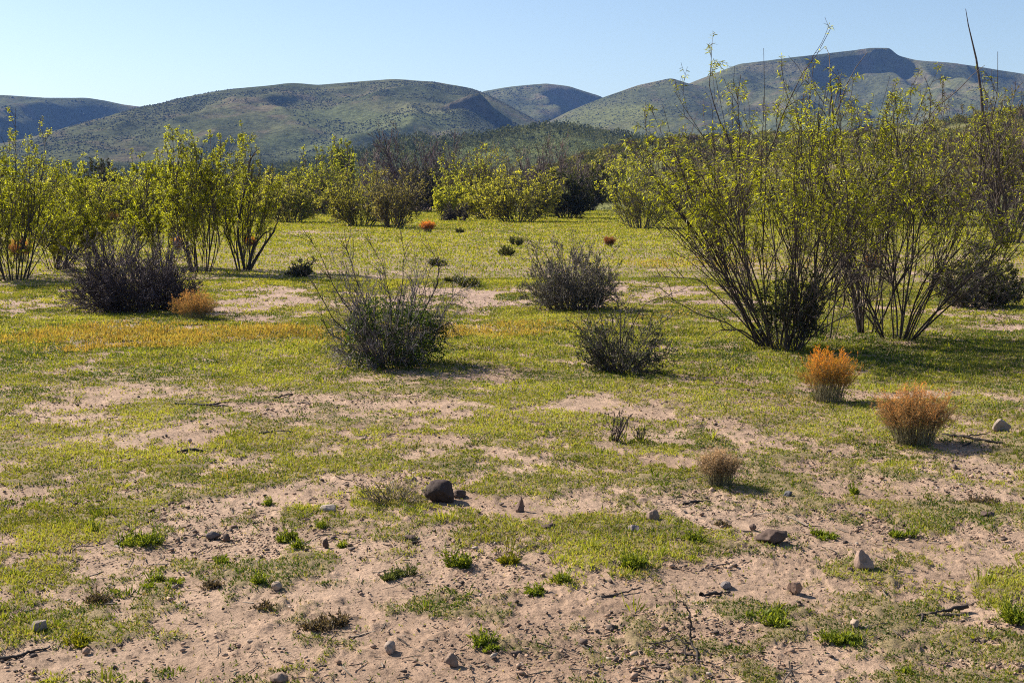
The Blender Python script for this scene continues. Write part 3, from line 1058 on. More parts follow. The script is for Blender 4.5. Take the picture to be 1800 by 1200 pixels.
bunchgrass('orange bunchgrass seen through the upright willow stems', 1532, 476, 440, 34, 310, n=110, ca=(.46, .2, .03), cb=(.55, .28, .06), low=.25)
bunchgrass('yellow-orange bunchgrass far behind the left willow row', 195, 396, 370, 44, 311, n=100, ca=(.42, .24, .03), cb=(.50, .30, .05), low=.2)

# ------------------------------------------------------------------ far bushes and trees
OL_A, OL_B = (.20, .22, .032), (.50, .49, .080)
GR_A, GR_B = (.23, .28, .024), (.58, .58, .062)
DG_A, DG_B = (.022, .030, .012), (.060, .070, .020)
BR = (.085, .062, .056)
LV_BUSH = ((6, .08, .97, .6, .45, 3, .18, .02), (5, .15, 1., .7, .5, 2, .18, .0))


def bush(label, px, pyb, pyt, wpx, seed, ca, cb, per=7, nst=46, name='bush', cat='bush', lsz=1.0, spread=.85, group='bushes along the far edge of the meadow', stem_c=(.06, .05, .04), **k):
    x0, y0 = on_ground(px, pyb)
    s = y0 / cp / F
    L = s * 3.4 * lsz
    return plant(name, label, cat, px, pyb, pyt, wpx, seed, nst=nst, spread=spread, basew=.22, stem_r=max(.02, s * .5), stem_c=stem_c, sides=(4, 3, 3, 3),
                 group=group, lenvar=(.5, 1.), lv=k.pop('lv', LV_BUSH), part=k.pop('part', ('branches', 'foliage')), mat_leaf=M_FARLEAF, stem_n=4,
                 leaf=((2, per, .1, 1, L, L * .55, ca, cb, .1, k.pop('zlo', -.5)),) if per else None, **k)


def fartree(label, px, pyb, pyt, wpx, seed, ca, cb, per, trunk_c=BR, **k):
    return bush(label, px, pyb, pyt, wpx, seed, ca, cb, per, name='tree', cat='tree', group='trees beyond the meadow', stem_c=trunk_c, part=('trunk', 'crown'), **k)


bush('olive bush with a shadowed right side, left of the column-topped tree', 508, 392, 300, 105, 401, OL_A, OL_B, 7)
bush('pale olive bush just right of the left willow row', 462, 386, 308, 70, 402, OL_A, OL_B, 6)
fartree('bright green tree with a narrow leafy column on its right', 572, 378, 262, 110, 403, (.14, .19, .016), (.44, .46, .04), 8)
fartree('narrow green column tree beside the bright green tree', 604, 376, 250, 34, 404, (.12, .17, .016), (.40, .43, .04), 9, spread=.25)
fartree('dark thick tree in the gap behind the olive bush', 556, 376, 300, 60, 405, DG_A, DG_B, 7)
bush('broad olive bush in front of the bare brown tree', 632, 398, 300, 125, 406, OL_A, (.40, .38, .08), 7)
bush('olive-brown twiggy bush with dark stems at its right foot', 692, 402, 298, 95, 407, (.13, .12, .04), (.30, .27, .08), 5, stem_c=(.075, .06, .05))
fartree('tall bare brown-purple tree above the olive-brown bush', 735, 372, 222, 150, 408, (.05, .04, .03), (.10, .08, .06), 0, nst=40, lv=((6, .25, .95, .5, .5, 4, .2, .02), (5, .2, 1., .6, .5, 3, .2, 0.)), trunk_c=(.07, .05, .052))
fartree('dark shaded small tree under the bare brown tree', 745, 374, 290, 80, 409, DG_A, (.05, .05, .025), 7)
fartree('bare pinkish tree with green lower leaves right of the brown tree', 826, 378, 258, 110, 410, (.20, .24, .025), (.50, .52, .06), 5, zlo=-.4, trunk_c=(.10, .07, .062), lv=((6, .25, .95, .5, .5, 4, .2, .02), (5, .2, 1., .6, .5, 3, .2, 0.)))
bush('light green bush behind the small dark round bush', 795, 382, 318, 70, 411, GR_A, GR_B, 7)
bush('round green bush left of the widest yellow-olive bush', 852, 386, 320, 80, 412, OL_A, GR_B, 7)
bush('widest yellow-olive bush in the middle of the far row', 910, 391, 293, 145, 413, (.22, .24, .03), (.56, .54, .08), 7, nst=60)
fartree('brown twig-topped tree behind the yellow-olive bush', 985, 378, 246, 110, 414, (.06, .05, .04), (.12, .09, .07), 0, nst=44, lv=((6, .25, .95, .5, .5, 4, .2, .02), (5, .2, 1., .6, .5, 3, .2, 0.)), trunk_c=(.10, .075, .066))
bush('nearly black-green bush right of the yellow-olive bush', 1000, 385, 300, 95, 415, DG_A, DG_B, 9, stem_c=(.03, .026, .022))
bush('low light green bush left of the last open green one', 1066, 366, 298, 80, 416, GR_A, GR_B, 7)
bush('open green bush with pale twigs nearest the right willows', 1128, 402, 272, 150, 417, (.21, .25, .022), (.54, .55, .06), 6, stem_c=(.11, .095, .08))
fartree('grey-brown twiggy tree behind the open green bush', 1196, 386, 262, 130, 418, (.06, .06, .03), (.13, .12, .05), 3, trunk_c=(.10, .08, .07))
fartree('bright green tree behind the low light green bush', 1105, 364, 276, 90, 419, GR_A, GR_B, 7)
fartree('dark olive tree rising behind the right-edge tree', 1745, 400, 172, 220, 420, (.07, .07, .022), (.19, .17, .055), 9, nst=60)
fartree('olive brush tree seen through the middle of the right willows', 1420, 392, 262, 170, 421, (.19, .205, .035), (.46, .44, .08), 7)
fartree('olive tree seen behind the upright willow', 1560, 396, 258, 180, 422, (.19, .205, .035), (.46, .44, .08), 7)
fartree('brown-green tree behind the broad fanning willow', 1650, 396, 236, 150, 423, (.16, .16, .04), (.40, .37, .09), 7)
fartree('brown-olive tree at the left of the right willows', 1280, 390, 275, 140, 424, (.17, .175, .04), (.42, .39, .09), 6)
bush('yellow-green bush behind the leftmost willow spire', 30, 400, 300, 120, 425, GR_A, GR_B, 7)
bush('olive bush behind the lower bushy willow', 130, 396, 296, 120, 426, OL_A, OL_B, 7)
bush('yellow-green bush behind the purple-grey shrub', 225, 394, 300, 120, 427, GR_A, GR_B, 7)
bush('olive bush behind the narrow willow', 310, 392, 296, 110, 428, OL_A, OL_B, 7)
bush('olive-green bush seen through the dense willow', 385, 390, 300, 110, 429, OL_A, GR_B, 7)
fartree('dark green juniper behind the left willows', 180, 384, 285, 60, 430, DG_A, DG_B, 9)
fartree('dark tree just behind the right end of the left row', 445, 380, 290, 70, 431, DG_A, DG_B, 8)

TWIG = dict(lv=((6, .25, .95, .5, .5, 4, .2, .02), (5, .2, 1., .6, .5, 3, .2, 0.)))
fartree('grey-brown bare tree left of the brown twig-topped tree', 915, 374, 262, 90, 440, (.06, .05, .04), (.12, .09, .07), 0, nst=30, trunk_c=(.11, .085, .075), **TWIG)
fartree('olive tree rising above the low light green bush', 1060, 368, 272, 90, 441, OL_A, OL_B, 6)
fartree('dark green tree left of the open green bush', 1034, 372, 286, 60, 442, (.04, .05, .016), (.12, .13, .03), 7)
fartree('grey bare tree between the column tree and the tall brown-purple tree', 668, 372, 262, 84, 443, (.06, .05, .04), (.12, .09, .07), 0, nst=30, trunk_c=(.12, .095, .088), **TWIG)
fartree('small grey-brown tree at the right of the bare pinkish tree', 870, 374, 276, 74, 444, (.10, .11, .03), (.28, .27, .06), 3, nst=26, trunk_c=(.11, .085, .075), **TWIG)

# ------------------------------------------------------------------ hills
HILLS = []
TOPZ = [0.0]


def hill(seed, D, w, prof, foot_py=None, steep=(), tone=(0, 0, 0), meadow=(), back=500, nx=300, ny=90, gully=.16, pw=1.0, xpad=0.25, gf=1.0, faces=(), smooth=60, rough=1.0):
    px = np.array([p[0] for p in prof], float)
    py = np.array([p[1] for p in prof], float)
    X, _, Z = at_depth(px, py, D)
    x = np.linspace(X.min(), X.max(), nx)
    # smooth interpolation of the skyline
    zr = np.interp(x, X, Z)
    k = max(2, nx // smooth)
    ker = np.hanning(2 * k + 1)
    ker /= ker.sum()
    zr = np.convolve(np.pad(zr, k, mode='edge'), ker, 'valid')
    st = np.zeros(nx)
    sw = np.full(nx, 70.0)
    pxx = 900 + F * x / (D * cp)          # near enough along the ridge
    for (a, b, f, wd) in steep:
        wv = (fbm(pxx / 25, pxx * 0, 3, seed + 20) - .5) * 30
        kk = sstep(a - 26, a + 26, pxx + wv) * (1 - sstep(b - 12, b + 18, pxx + wv))
        st = np.maximum(st, f * kk)
        sw = np.where(kk > .3, wd, sw)
    v = np.concatenate([np.linspace(0, 1, ny), 1 + np.linspace(0, 1, 24)[1:]])
    YY = np.where(v <= 1, D - w * (1 - v), D + back * (v - 1))
    XX, Y2 = np.meshgrid(x, YY)
    V = np.repeat(v[:, None], nx, 1)
    ZR = zr[None]
    fr = np.clip(V, 0, 1) ** pw
    dist = np.clip(D - Y2, 0, None)
    kst = np.clip(dist / sw[None], 0, 1)
    kst = kst * kst * (3 - 2 * kst)
    h = fr * (1 - st[None] * kst * (0.35 + .65 * fr))
    wob = (fbm(XX / 260, Y2 / 260, 3, seed) - .5) * 240
    n = fbm((XX + wob) / (150 * gf), (Y2 + wob * .6) / (420 * gf), 4, seed + 3)
    rid = 1 - np.abs(2 * n - 1)
    mid = np.clip(4 * fr * (1 - fr), 0, 1) ** .8 * .85 + .04
    h = h + gully * 1.8 * (rid - .72) * mid
    n3 = (fbm(XX / 40, Y2 / 40, 4, seed + 5) - .5)
    Zg = ZR * np.clip(h, 0, 1.3) + n3 * ZR * .05 * rough * (mid + .06)
    for (p0, slope, wpx, f, r1, r2) in faces:           # steep right-hand flanks of spurs
        tt = dist / w
        wv = (fbm(Y2 / 60, XX / 90, 3, seed + 33) - .5) * wpx * .6
        u = (900 + F * XX / (D * cp) + wv - (p0 + slope * tt)) / wpx
        drop = f * sstep(0, 1, u) * (1 - sstep(r1, r2, u)) * sstep(0, .11, tt) * (1 - sstep(.6, 1.0, tt))
        Zg = Zg - ZR * drop * np.clip(fr, 0, 1)
    bk = np.clip(V - 1, 0, 1)
    Zg = Zg * (1 - bk * bk * (3 - 2 * bk))
    Zg = Zg - 1.5 * (1 - sstep(0, .06, V)) - 2.0 * bk
    Zg = np.maximum(Zg, -0.9)
    # colours of the cover
    ppx, ppy, _ = project(XX, Y2, Zg)
    a = fbm(XX / 90, Y2 / 90, 4, seed + 8)
    b = fbm(XX / 22, Y2 / 22, 3, seed + 9)
    c = mixcol((.070, .078, .038), (.128, .128, .062), np.clip((a.ravel() - .3) * 2, 0, 1))
    pk = sstep(.55, .72, b * .6 + a * .4).ravel()[:, None]
    c = c * (1 - pk * .5) + np.array([.17, .12, .085])[None] * pk * .5
    for (cx, cy, rx, ry, amt, mc) in meadow:
        d = np.sqrt(((ppx - cx) / rx) ** 2 + ((ppy - cy) / ry) ** 2) + (a - .5) * .9
        kk = (1 - sstep(.6, 1.2, d)).ravel()[:, None] * amt
        c = c * (1 - kk) + np.array(mc)[None] * kk
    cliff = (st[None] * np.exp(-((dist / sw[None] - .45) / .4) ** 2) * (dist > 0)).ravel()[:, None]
    c = c * (1 - np.clip(cliff * 1.5, 0, .8)) + np.array([.050, .042, .038])[None] * (.5 + b.ravel()[:, None]) * np.clip(cliff * 1.5, 0, .8)  # dark rock tone on steep faces, their shade put into the colour
    c = c * (1 + np.array(tone)[None])
    mb = MB()
    ny2 = len(v)
    i = np.arange(ny2 - 1)[:, None] * nx
    j = np.arange(nx - 1)[None]
    q = np.stack([i + j, i + j + 1, i + nx + j + 1, i + nx + j], -1).reshape(-1, 4)
    vv = np.stack([XX, Y2, Zg], -1).reshape(-1, 3)
    mb.add(vv, q=q, c=c)
    o = mb.build('hill', M_HILL, smooth=True)
    TOPZ[0] = max(TOPZ[0], float(Zg.max()))
    HILLS.append((XX, Y2, Zg, ppx, ppy, V, st, dist, sw))
    return o


MEAD = (.118, .132, .058)
h1 = hill(11, 2000, 900, [(-420, 215), (-260, 190), (-120, 172), (0, 167), (80, 172), (150, 172), (190, 178), (215, 184), (255, 189), (330, 212), (420, 250), (520, 300)],
          faces=((95, 50, 110, .62, 2.6, 5), (-95, 70, 70, .5, 1.2, 2.0)), gully=.10)
tag(h1, 'farthest blue hill at the left with a shaded right flank', 'hill', kind='structure')
h2 = hill(23, 1500, 620, [(-160, 322), (-40, 300), (60, 268), (140, 236), (200, 212), (265, 189), (330, 170), (400, 158), (480, 150), (510, 146), (560, 150), (620, 144), (690, 138),
                          (770, 145), (830, 156), (870, 172), (930, 205), (1000, 240), (1080, 290)],
          meadow=((640, 215, 150, 30, .8, MEAD), (560, 250, 120, 20, .7, MEAD), (720, 190, 90, 10, .6, (.17, .16, .08))), gully=.17)
tag(h2, 'broad rounded brush-covered hill left of centre', 'hill', kind='structure')
h2b = hill(29, 1280, 330, [(560, 262), (640, 226), (700, 206), (780, 186), (828, 166), (842, 163), (852, 172), (868, 190), (900, 212), (980, 262), (1040, 300)],
           steep=((756, 800, .11, 8), (798, 884, .30, 10)), smooth=150, rough=1.6, meadow=((700, 215, 140, 25, .8, MEAD),), gully=.08, nx=360, ny=120)
tag(h2b, 'tilted spur ending in a dark cliff below the broad hill', 'hill', kind='structure')
h3 = hill(37, 2150, 700, [(640, 300), (720, 240), (790, 190), (850, 160), (900, 152), (960, 147), (1000, 152), (1055, 169), (1110, 200), (1180, 250), (1240, 300)],
          faces=((938, 50, 75, .5, 2.6, 5),), gully=.18)
tag(h3, 'small domed blue hill in the middle gap', 'hill', kind='structure')
h4 = hill(41, 1700, 600, [(860, 280), (930, 232), (1000, 196), (1060, 172), (1120, 151), (1180, 138), (1205, 146), (1250, 156), (1330, 180), (1420, 230), (1500, 290)],
          meadow=((1090, 210, 110, 26, .75, (.15, .155, .055)),), gully=.14)
tag(h4, 'sloping hill between the dome and the mesa', 'hill', kind='structure')
h5 = hill(53, 1800, 760, [(960, 310), (1060, 240), (1150, 180), (1200, 152), (1250, 132), (1300, 113), (1380, 103), (1450, 95), (1500, 89), (1530, 84), (1564, 84), (1578, 97), (1610, 105),
                          (1680, 112), (1720, 118), (1800, 131), (1900, 150), (2050, 190), (2200, 260)],
          steep=((1425, 1585, .13, 16), (1690, 1790, .07, 14)), smooth=150, rough=1.5, faces=((1560, 90, 110, .16, 2.6, 5), (1240, 120, 70, .14, 2.6, 5)), meadow=((1420, 215, 160, 22, .7, MEAD), (1380, 120, 90, 10, .6, (.19, .16, .09))), gully=.15)
tag(h5, 'tall flat-topped mesa hill at the right', 'hill', kind='structure')
hf = hill(67, 720, 330, [(420, 330), (520, 300), (620, 276), (690, 254), (740, 243), (800, 246), (860, 236), (910, 226), (960, 222), (1010, 219), (1060, 232), (1140, 246), (1240, 250), (1360, 268), (1500, 300), (1600, 325)],
          gully=.24, gf=.7, rough=3.5, tone=(.15, .20, .05), meadow=((800, 262, 90, 12, .7, MEAD), (1010, 262, 110, 12, .7, MEAD)))
tag(hf, 'low dark green shrubby hill in front of the dome', 'hill', kind='structure')
hl = hill(71, 900, 380, [(-500, 290), (-300, 285), (0, 284), (120, 286), (260, 290), (420, 288), (560, 286), (700, 300), (800, 325)], gully=.1, tone=(-.3, -.25, -.2))
tag(hl, 'low rise of brush at the foot of the broad hill', 'hill', kind='structure')
hr = hill(79, 300, 190, [(900, 330), (960, 300), (1030, 274), (1100, 256), (1200, 246), (1320, 240), (1450, 236), (1600, 222), (1720, 205), (1850, 190), (2000, 190), (2200, 230)],
          gully=.06, back=220, tone=(.35, .35, .1))
tag(hr, 'low brushy slope rising behind the right willows', 'hill', kind='structure')

# ------------------------------------------------------------------ brush on the hills (stuff)


def hill_brush(idx_n, name, label, seed, cards=None):
    rng = np.random.default_rng(seed)
    mb = MB()
    for (hi, n, smin, smax, ca, cb, dens) in idx_n:
        XX, YY, ZZ, PX, PY, V, st, dist, sw = HILLS[hi]
        ny, nx = XX.shape
        fi = rng.random(n * 3) * (89 if ny < 125 else 119)
        fi = np.minimum(fi, ny - 26)
        fj = rng.random(n * 3) * (nx - 2)
        i = fi.astype(int)
        j = fj.astype(int)
        u = fi - i
        v = fj - j

        def lerp(A):
            return (A[i, j] * (1 - u) + A[i + 1, j] * u) * (1 - v) + (A[i, j + 1] * (1 - u) + A[i + 1, j + 1] * u) * v
        x, y, z = lerp(XX), lerp(YY), lerp(ZZ)
        px, py, _ = project(x, y, z)
        nn = fbm(x / 70, y / 70, 3, seed + 1)
        nn2 = fbm(x / 15, y / 15, 2, seed + 2)
        keep = (px > -150) & (px < 1950) & (rng.random(len(x)) < dens * (sstep(.42, .62, nn * .65 + nn2 * .35) if dens < 1 else .5 + .5 * nn))
        x, y, z = x[keep][:n], y[keep][:n], z[keep][:n]
        m = len(x)
        s = rng.uniform(smin, smax, m)
        c = mixcol(ca, cb, rng.random(m) ** 1.5)
        if cards:
            k = cards
            mm = m * k
            P = norm(rng.normal(size=(mm, 3))) * np.cbrt(rng.random(mm))[:, None] * np.array([1, 1, .75])
            P[:, 2] += .45
            P = P * np.repeat(s, k)[:, None] + np.repeat(np.stack([x, y, z], -1), k, 0)
            cc = np.repeat(c, k, 0) * (0.7 + .6 * rng.random((mm, 1)))
            L = np.repeat(s, k) * rng.uniform(.25, .5, mm)
            leaves(mb, P, rng.normal(size=(mm, 3)) + np.array([0, 0, .4]), L, L * .6, cc, rng)
        else:
            blobs(mb, np.stack([x, y, z + s * .3], -1), s, c, rng, OCT_V, OCT_T, (1, 1, .8), .3)
    o = mb.build(name, M_BRUSH)
    tag(o, label, 'brush', kind='stuff')


BA, BB = (.048, .056, .026), (.125, .128, .058)
hill_brush([(0, 5000, 1, 2.8, BA, BB, .9), (1, 24000, .4, 1.05, BA, BB, .7), (2, 5000, .5, 1.4, BA, BB, .6), (3, 6000, .6, 1.5, BA, BB, .7), (4, 8000, .4, 1.0, BA, BB, .5),
            (5, 14000, .45, 1.15, BA, BB, .6)], 'distant_brush', 'dark scrub speckling the far hills', 501)
hill_brush([(6, 13000, 1.0, 2.2, (.040, .052, .020), (.19, .19, .07), 1.1), (6, 2600, 2.2, 4.2, (.026, .036, .014), (.12, .13, .045), .95), (7, 6000, 1.2, 2.8, (.026, .036, .016), (.09, .10, .04), 1.0)], 'hillside_shrubs',
           'dense dark scrub on the nearer low hills', 502, cards=14)
hill_brush([(8, 900, .6, 1.5, (.07, .08, .02), (.30, .27, .06), .9), (8, 500, .6, 1.4, (.075, .055, .045), (.13, .10, .08), .9)], 'slope_brush',
           'mixed green and brown scrub on the slope behind the willows', 503, cards=110)


def thicket():
    """the belt of scrub behind the far row, one mass"""
    rng = np.random.default_rng(504)
    mb = MB()
    n = 1000
    y = rng.uniform(125, 330, n)
    x = rng.uniform(-.52, .50, n) * y
    keep = ~((x > .12 * y) & (y > 190))
    x, y = x[keep], y[keep]
    n = len(x)
    s = rng.uniform(.8, 2.3, n) * (.75 + y / 420)
    kind = rng.random(n)
    k = 130
    c = mixcol((.14, .16, .028), (.42, .40, .07), rng.random(n))
    c = np.where((kind < .33)[:, None], mixcol((.07, .05, .045), (.12, .09, .08), rng.random(n)), c)
    c = np.where((kind > .80)[:, None], mixcol((.022, .03, .012), (.05, .06, .02), rng.random(n)), c)
    mm = n * k
    P = norm(rng.normal(size=(mm, 3))) * np.cbrt(rng.random(mm))[:, None] * np.array([1, 1, .85])
    P[:, 2] = np.abs(P[:, 2] + .55)
    P = P * np.repeat(s, k)[:, None] + np.repeat(np.stack([x, y, x * 0], -1), k, 0)
    cc = np.repeat(c, k, 0) * (.7 + .6 * rng.random((mm, 1)))
    L = np.repeat(s, k) * rng.uniform(.16, .36, mm)
    tw = np.repeat(kind < .33, k)
    leaves(mb, P, rng.normal(size=(mm, 3)) + np.array([0, 0, .7]), L * np.where(tw, 1.5, 1), L * np.where(tw, .16, .6), cc, rng)
    o = mb.build('thicket', M_FARLEAF)
    tag(o, 'mixed brown and green thicket at the foot of the hills', 'thicket', kind='stuff')


thicket()

# ------------------------------------------------------------------ stones
DARK, PALE, PINK, GREYC, BROWN = (.060, .040, .034), (.35, .26, .19), (.28, .18, .13), (.24, .165, .12), (.11, .072, .056)


def stone(label, px, py, wpx, hpx, seed, col, shape='round', yaw=0.0, cat='stone'):
    import bmesh
    rng = np.random.default_rng(seed)
    x0, y0 = on_ground(px, py)
    s = y0 / cp / F
    W = wpx * s * .5
    H = hpx * s * 0.98
    bm = bmesh.new()
    bmesh.ops.create_icosphere(bm, subdivisions=4, radius=1.0)
    V = np.array([q.co[:] for q in bm.verts])
    T = np.array([[q.index for q in f.verts] for f in bm.faces])
    bm.free()
    nf = {'round': 9, 'angular': 8, 'wedge': 7, 'lump': 16}[shape]
    N = norm(rng.normal(size=(nf, 3)))
    off = rng.uniform(.45, .80, nf) if shape != 'round' else rng.uniform(.62, .9, nf)
    for n, o in zip(N, off):
        dd = V @ n - o
        soft = .97 if shape != 'round' else .9
        V = V - np.clip(dd, 0, None)[:, None] * n[None] * soft
    nz = fbm(V[:, 0] * 2.2 + V[:, 2] * 1.3 + seed, V[:, 1] * 2.2 - V[:, 2], 4, seed)
    V = V * (1 + (nz - .5)[:, None] * (.5 if shape == 'lump' else .30))
    V = V + (fbm(V[:, 0:1] * 7 + V[:, 2:3] * 4, V[:, 1:2] * 7 - V[:, 2:3] * 3 + seed, 4, seed + 50, .65) - .5) * .22 * norm(V)
    V = V - V.min(0)
    V = V / V.max(0) * 2 - 1
    if shape == 'wedge':
        V[:, 0] += .35 * (V[:, 2] + 1) * .5
        V[:, :2] *= (1 - .22 * (V[:, 2:3] + 1))
    V[:, 2] = (V[:, 2] + 1) * .5
    ca, sa = math.cos(yaw), math.sin(yaw)
    P = np.stack([V[:, 0] * W, V[:, 1] * W * .85, V[:, 2] * H * 1.22 - H * .22], -1)
    P[:, :2] = P[:, :2] @ np.array([[ca, sa], [-sa, ca]])
    c = np.array(col)[None] * (.8 + .4 * nz[:, None])
    mb = MB()
    mb.add(P, t=T, c=c)
    o = mb.build('stone', M_ROCK, smooth=True)
    o.location = (x0, y0, float(gz(x0, y0)) + .004)
    tag(o, label, cat, 'stones on the sand')


STONES = [
    ('large dark brown rounded boulder beside the dry grass heap', 772, 892, 54, 40, DARK, 'round'),
    ('upright pointed brown stone right of the large dark boulder', 914, 908, 22, 28, (.17, .11, .085), 'wedge'),
    ('upright grey stone on the sand above the mauve flat stone', 1148, 926, 24, 22, GREYC, 'round'),
    ('mauve-grey flat stone beside green weeds, below the upright grey stone', 1113, 947, 24, 14, (.24, .185, .175), 'angular'),
    ('dark crumbly brown lump between the bunchgrass and the large pale stone', 1357, 958, 54, 26, BROWN, 'lump'),
    ('largest pale pinkish stone with a pointed top and dark shaded front', 1519, 1000, 46, 38, (.31, .21, .16), 'wedge'),
    ('small dark stone touching the largest pale stone', 1495, 1005, 14, 10, BROWN, 'round'),
    ('squarish pink-grey stone on open sand below the crumbly lump', 1397, 1042, 25, 23, PINK, 'angular'),
    ('pale square stone behind the low green mat at lower right', 1502, 1104, 20, 18, PALE, 'angular'),
    ('tiny pale pebble just right of the pale square stone', 1524, 1106, 10, 10, PALE, 'round'),
    ('low grey wedge stone beside fallen twigs', 1276, 1035, 30, 12, (.19, .16, .15), 'wedge'),
    ('pale bean-shaped stone beside the small weed at lower left', 487, 1047, 20, 14, PALE, 'round'),
    ('grey-topped square stone on bare sand at bottom centre', 685, 1147, 24, 20, (.31, .235, .185), 'angular'),
    ('leaning grey wedge stone right of the grey-topped square stone', 795, 1168, 32, 22, GREYC, 'wedge'),
    ('grey stone beside a twig near the left edge', 70, 1104, 32, 22, (.27, .21, .17), 'angular'),
    ('dark grey flat stone, left of the close pair on the sand', 376, 952, 30, 16, (.13, .105, .095), 'angular'),
    ('dark brown round stone, right of the close pair on the sand', 398, 955, 17, 14, BROWN, 'round'),
    ('tiny dark upright stone below the dry grass heap', 573, 972, 13, 17, BROWN, 'wedge'),
    ('smooth grey stone cut by the bottom edge of the view', 490, 1197, 36, 16, GREYC, 'round'),
    ('pale angular stone near the fallen black branch at right', 1758, 762, 36, 24, (.28, .215, .17), 'angular'),
    ('small blue-grey stone below the faded bunchgrass', 1384, 879, 16, 13, (.11, .105, .115), 'angular'),
    ('dark low stone on the sand at the right edge', 1738, 906, 32, 12, BROWN, 'lump'),
    ('pale flat stone left of the dry grass heap', 578, 905, 28, 12, (.38, .30, .24), 'angular'),
    ('small dark stone left of the crumbly lump', 1323, 936, 16, 11, BROWN, 'round'),
    ('tiny pale stone on sand near the lower left green patch', 440, 1133, 13, 9, PALE, 'round'),
    ('tiny pink stone on the left sand patch', 334, 785, 9, 8, (.40, .27, .22), 'round'),
    ('small dark clod right of the large dark boulder', 808, 884, 26, 14, BROWN, 'lump'),
    ('small dark clod on the bare sand below the upright pointed stone', 720, 966, 26, 10, (.10, .065, .05), 'lump'),
    ('dark clod among weeds above the dead branch', 965, 942, 34, 10, (.11, .07, .055), 'lump'),
]
for k_, s_ in enumerate(STONES):
    stone(s_[0], s_[1], s_[2], s_[3], s_[4], 600 + k_, s_[5], s_[6], yaw=(k_ * 1.7) % 6.28)

# ------------------------------------------------------------------ sticks


def stick(label, paths, rad_px, seed, col=(.065, .05, .042), name='stick', cat='stick', lift=()):
    """paths: polylines of (px, py, height above the ground in photo pixels)"""
    rng = np.random.default_rng(seed)
    mb = MB()
    x0, y0 = on_ground(paths[0][0][0], paths[0][0][1])
    s = y0 / cp / F
    for pi_, path in enumerate(paths):
        P = []
        for (a, b, h) in path:
            x, y = on_ground(a, b)
            P.append((x, y, float(gz(x, y)) + h * s + rad_px * s * .6))
        P = np.array(P)
        t = np.linspace(0, 1, len(P))
        tt = np.linspace(0, 1, len(P) * 5)
        Q = np.stack([np.interp(tt, t, P[:, i]) for i in range(3)], -1)
        Q[1:-1] = (Q[:-2] + Q[1:-1] * 2 + Q[2:]) / 4
        Q += rng.normal(0, .0022, Q.shape)
        r = rad_px * s * (1 - .55 * tt) * (1 + .2 * rng.normal(size=len(tt))) * (1 if pi_ == 0 else .6)
        r[-1] *= .3
        tubes(mb, Q[None], np.maximum(r, .0016)[None], 6, np.array([col]) * rng.uniform(.8, 1.2), rng)
    loc = (x0, y0, float(gz(x0, y0)))
    o = mb.build(name, M_BARK, smooth=True, loc=loc)
    tag(o, label, cat, 'fallen sticks')


stick('dark stick lying between green patches on the left', [[(308, 716, 1), (350, 717, 2), (402, 719, 1)], [(370, 718, 2), (400, 712, 3)]], 3.5, 701)
stick('thin dark stick angled up right of the longest left stick', [[(455, 703, 0), (485, 699, 2), (517, 693, 4)]], 2.2, 702)
stick('short dark stick lying before a crumbly patch', [[(455, 772, 0), (490, 770, 2), (522, 770, 1)]], 3.5, 703)
stick('stubby dark chunk of wood on the left sand', [[(308, 803, 0), (335, 800, 3), (362, 801, 1)]], 4, 704)
stick('small thin twig on sand above the short dark stick', [[(528, 711, 0), (557, 713, 1)]], 2, 705)
stick('long black branch lying right of the rust-orange bunchgrass', [[(1655, 772, 3), (1690, 776, 4), (1730, 783, 3), (1772, 787, 1)], [(1690, 776, 4), (1720, 780, 10), (1735, 779, 12)],
                                                                  [(1720, 782, 2), (1690, 788, 0)]], 3.0, 706, (.035, .028, .025))
stick('forked dark branch propped on a stub at lower right', [[(1700, 1066, 8), (1670, 1072, 8), (1640, 1079, 6), (1612, 1084, 6)], [(1700, 1074, 2), (1665, 1079, 3), (1640, 1083, 4)],
                                                             [(1622, 1082, 6), (1618, 1100, 1)]], 4.0, 707, (.075, .055, .045))
stick('thin pale twig arching over the weeds at right centre', [[(1228, 1010, 0), (1250, 1004, 3), (1290, 995, 4)]], 2, 708, (.16, .12, .10))
stick('dark flat stick beside the low grey wedge stone', [[(1232, 1052, 1), (1258, 1049, 3), (1284, 1046, 2)]], 4, 709)
stick('crooked twig lying below the weeds at centre', [[(1040, 1060, 0), (1095, 1052, 3), (1130, 1043, 3)], [(1095, 1053, 2), (1105, 1060, 1)]], 2.4, 710)
stick('dark stick in the shade of grass on the left sand', [[(170, 899, 1), (205, 901, 2), (240, 899, 1)]], 3.2, 711)
stick('thin stick running right from the grey left stone', [[(78, 1110, 1), (105, 1103, 3), (134, 1096, 2)]], 2.6, 712)
stick('long dark stick at the left edge near the bottom', [[(-15, 1152, 1), (30, 1148, 3), (55, 1140, 4), (84, 1134, 2)]], 4, 713)
stick('small curved twig on the sand at bottom centre', [[(1052, 1098, 0), (1065, 1096, 4), (1082, 1106, 0)]], 2, 714)
stick('short pale twig left of the small curved twig', [[(1018, 1102, 2), (1026, 1112, 0)]], 2, 715, (.45, .38, .30))
stick('twig lying on sand left of the small weed', [[(345, 1003, 1), (368, 1003, 1), (392, 1001, 2)]], 2.4, 716)
stick('thin twig on sand beside the large green weed', [[(200, 962, 0), (212, 968, 2), (216, 978, 0)]], 2.4, 717, (.2, .16, .13))
stick('short dark stick on bare sand above the crumbly lump', [[(1200, 893, 0), (1225, 889, 2), (1250, 888, 1)]], 3, 718)
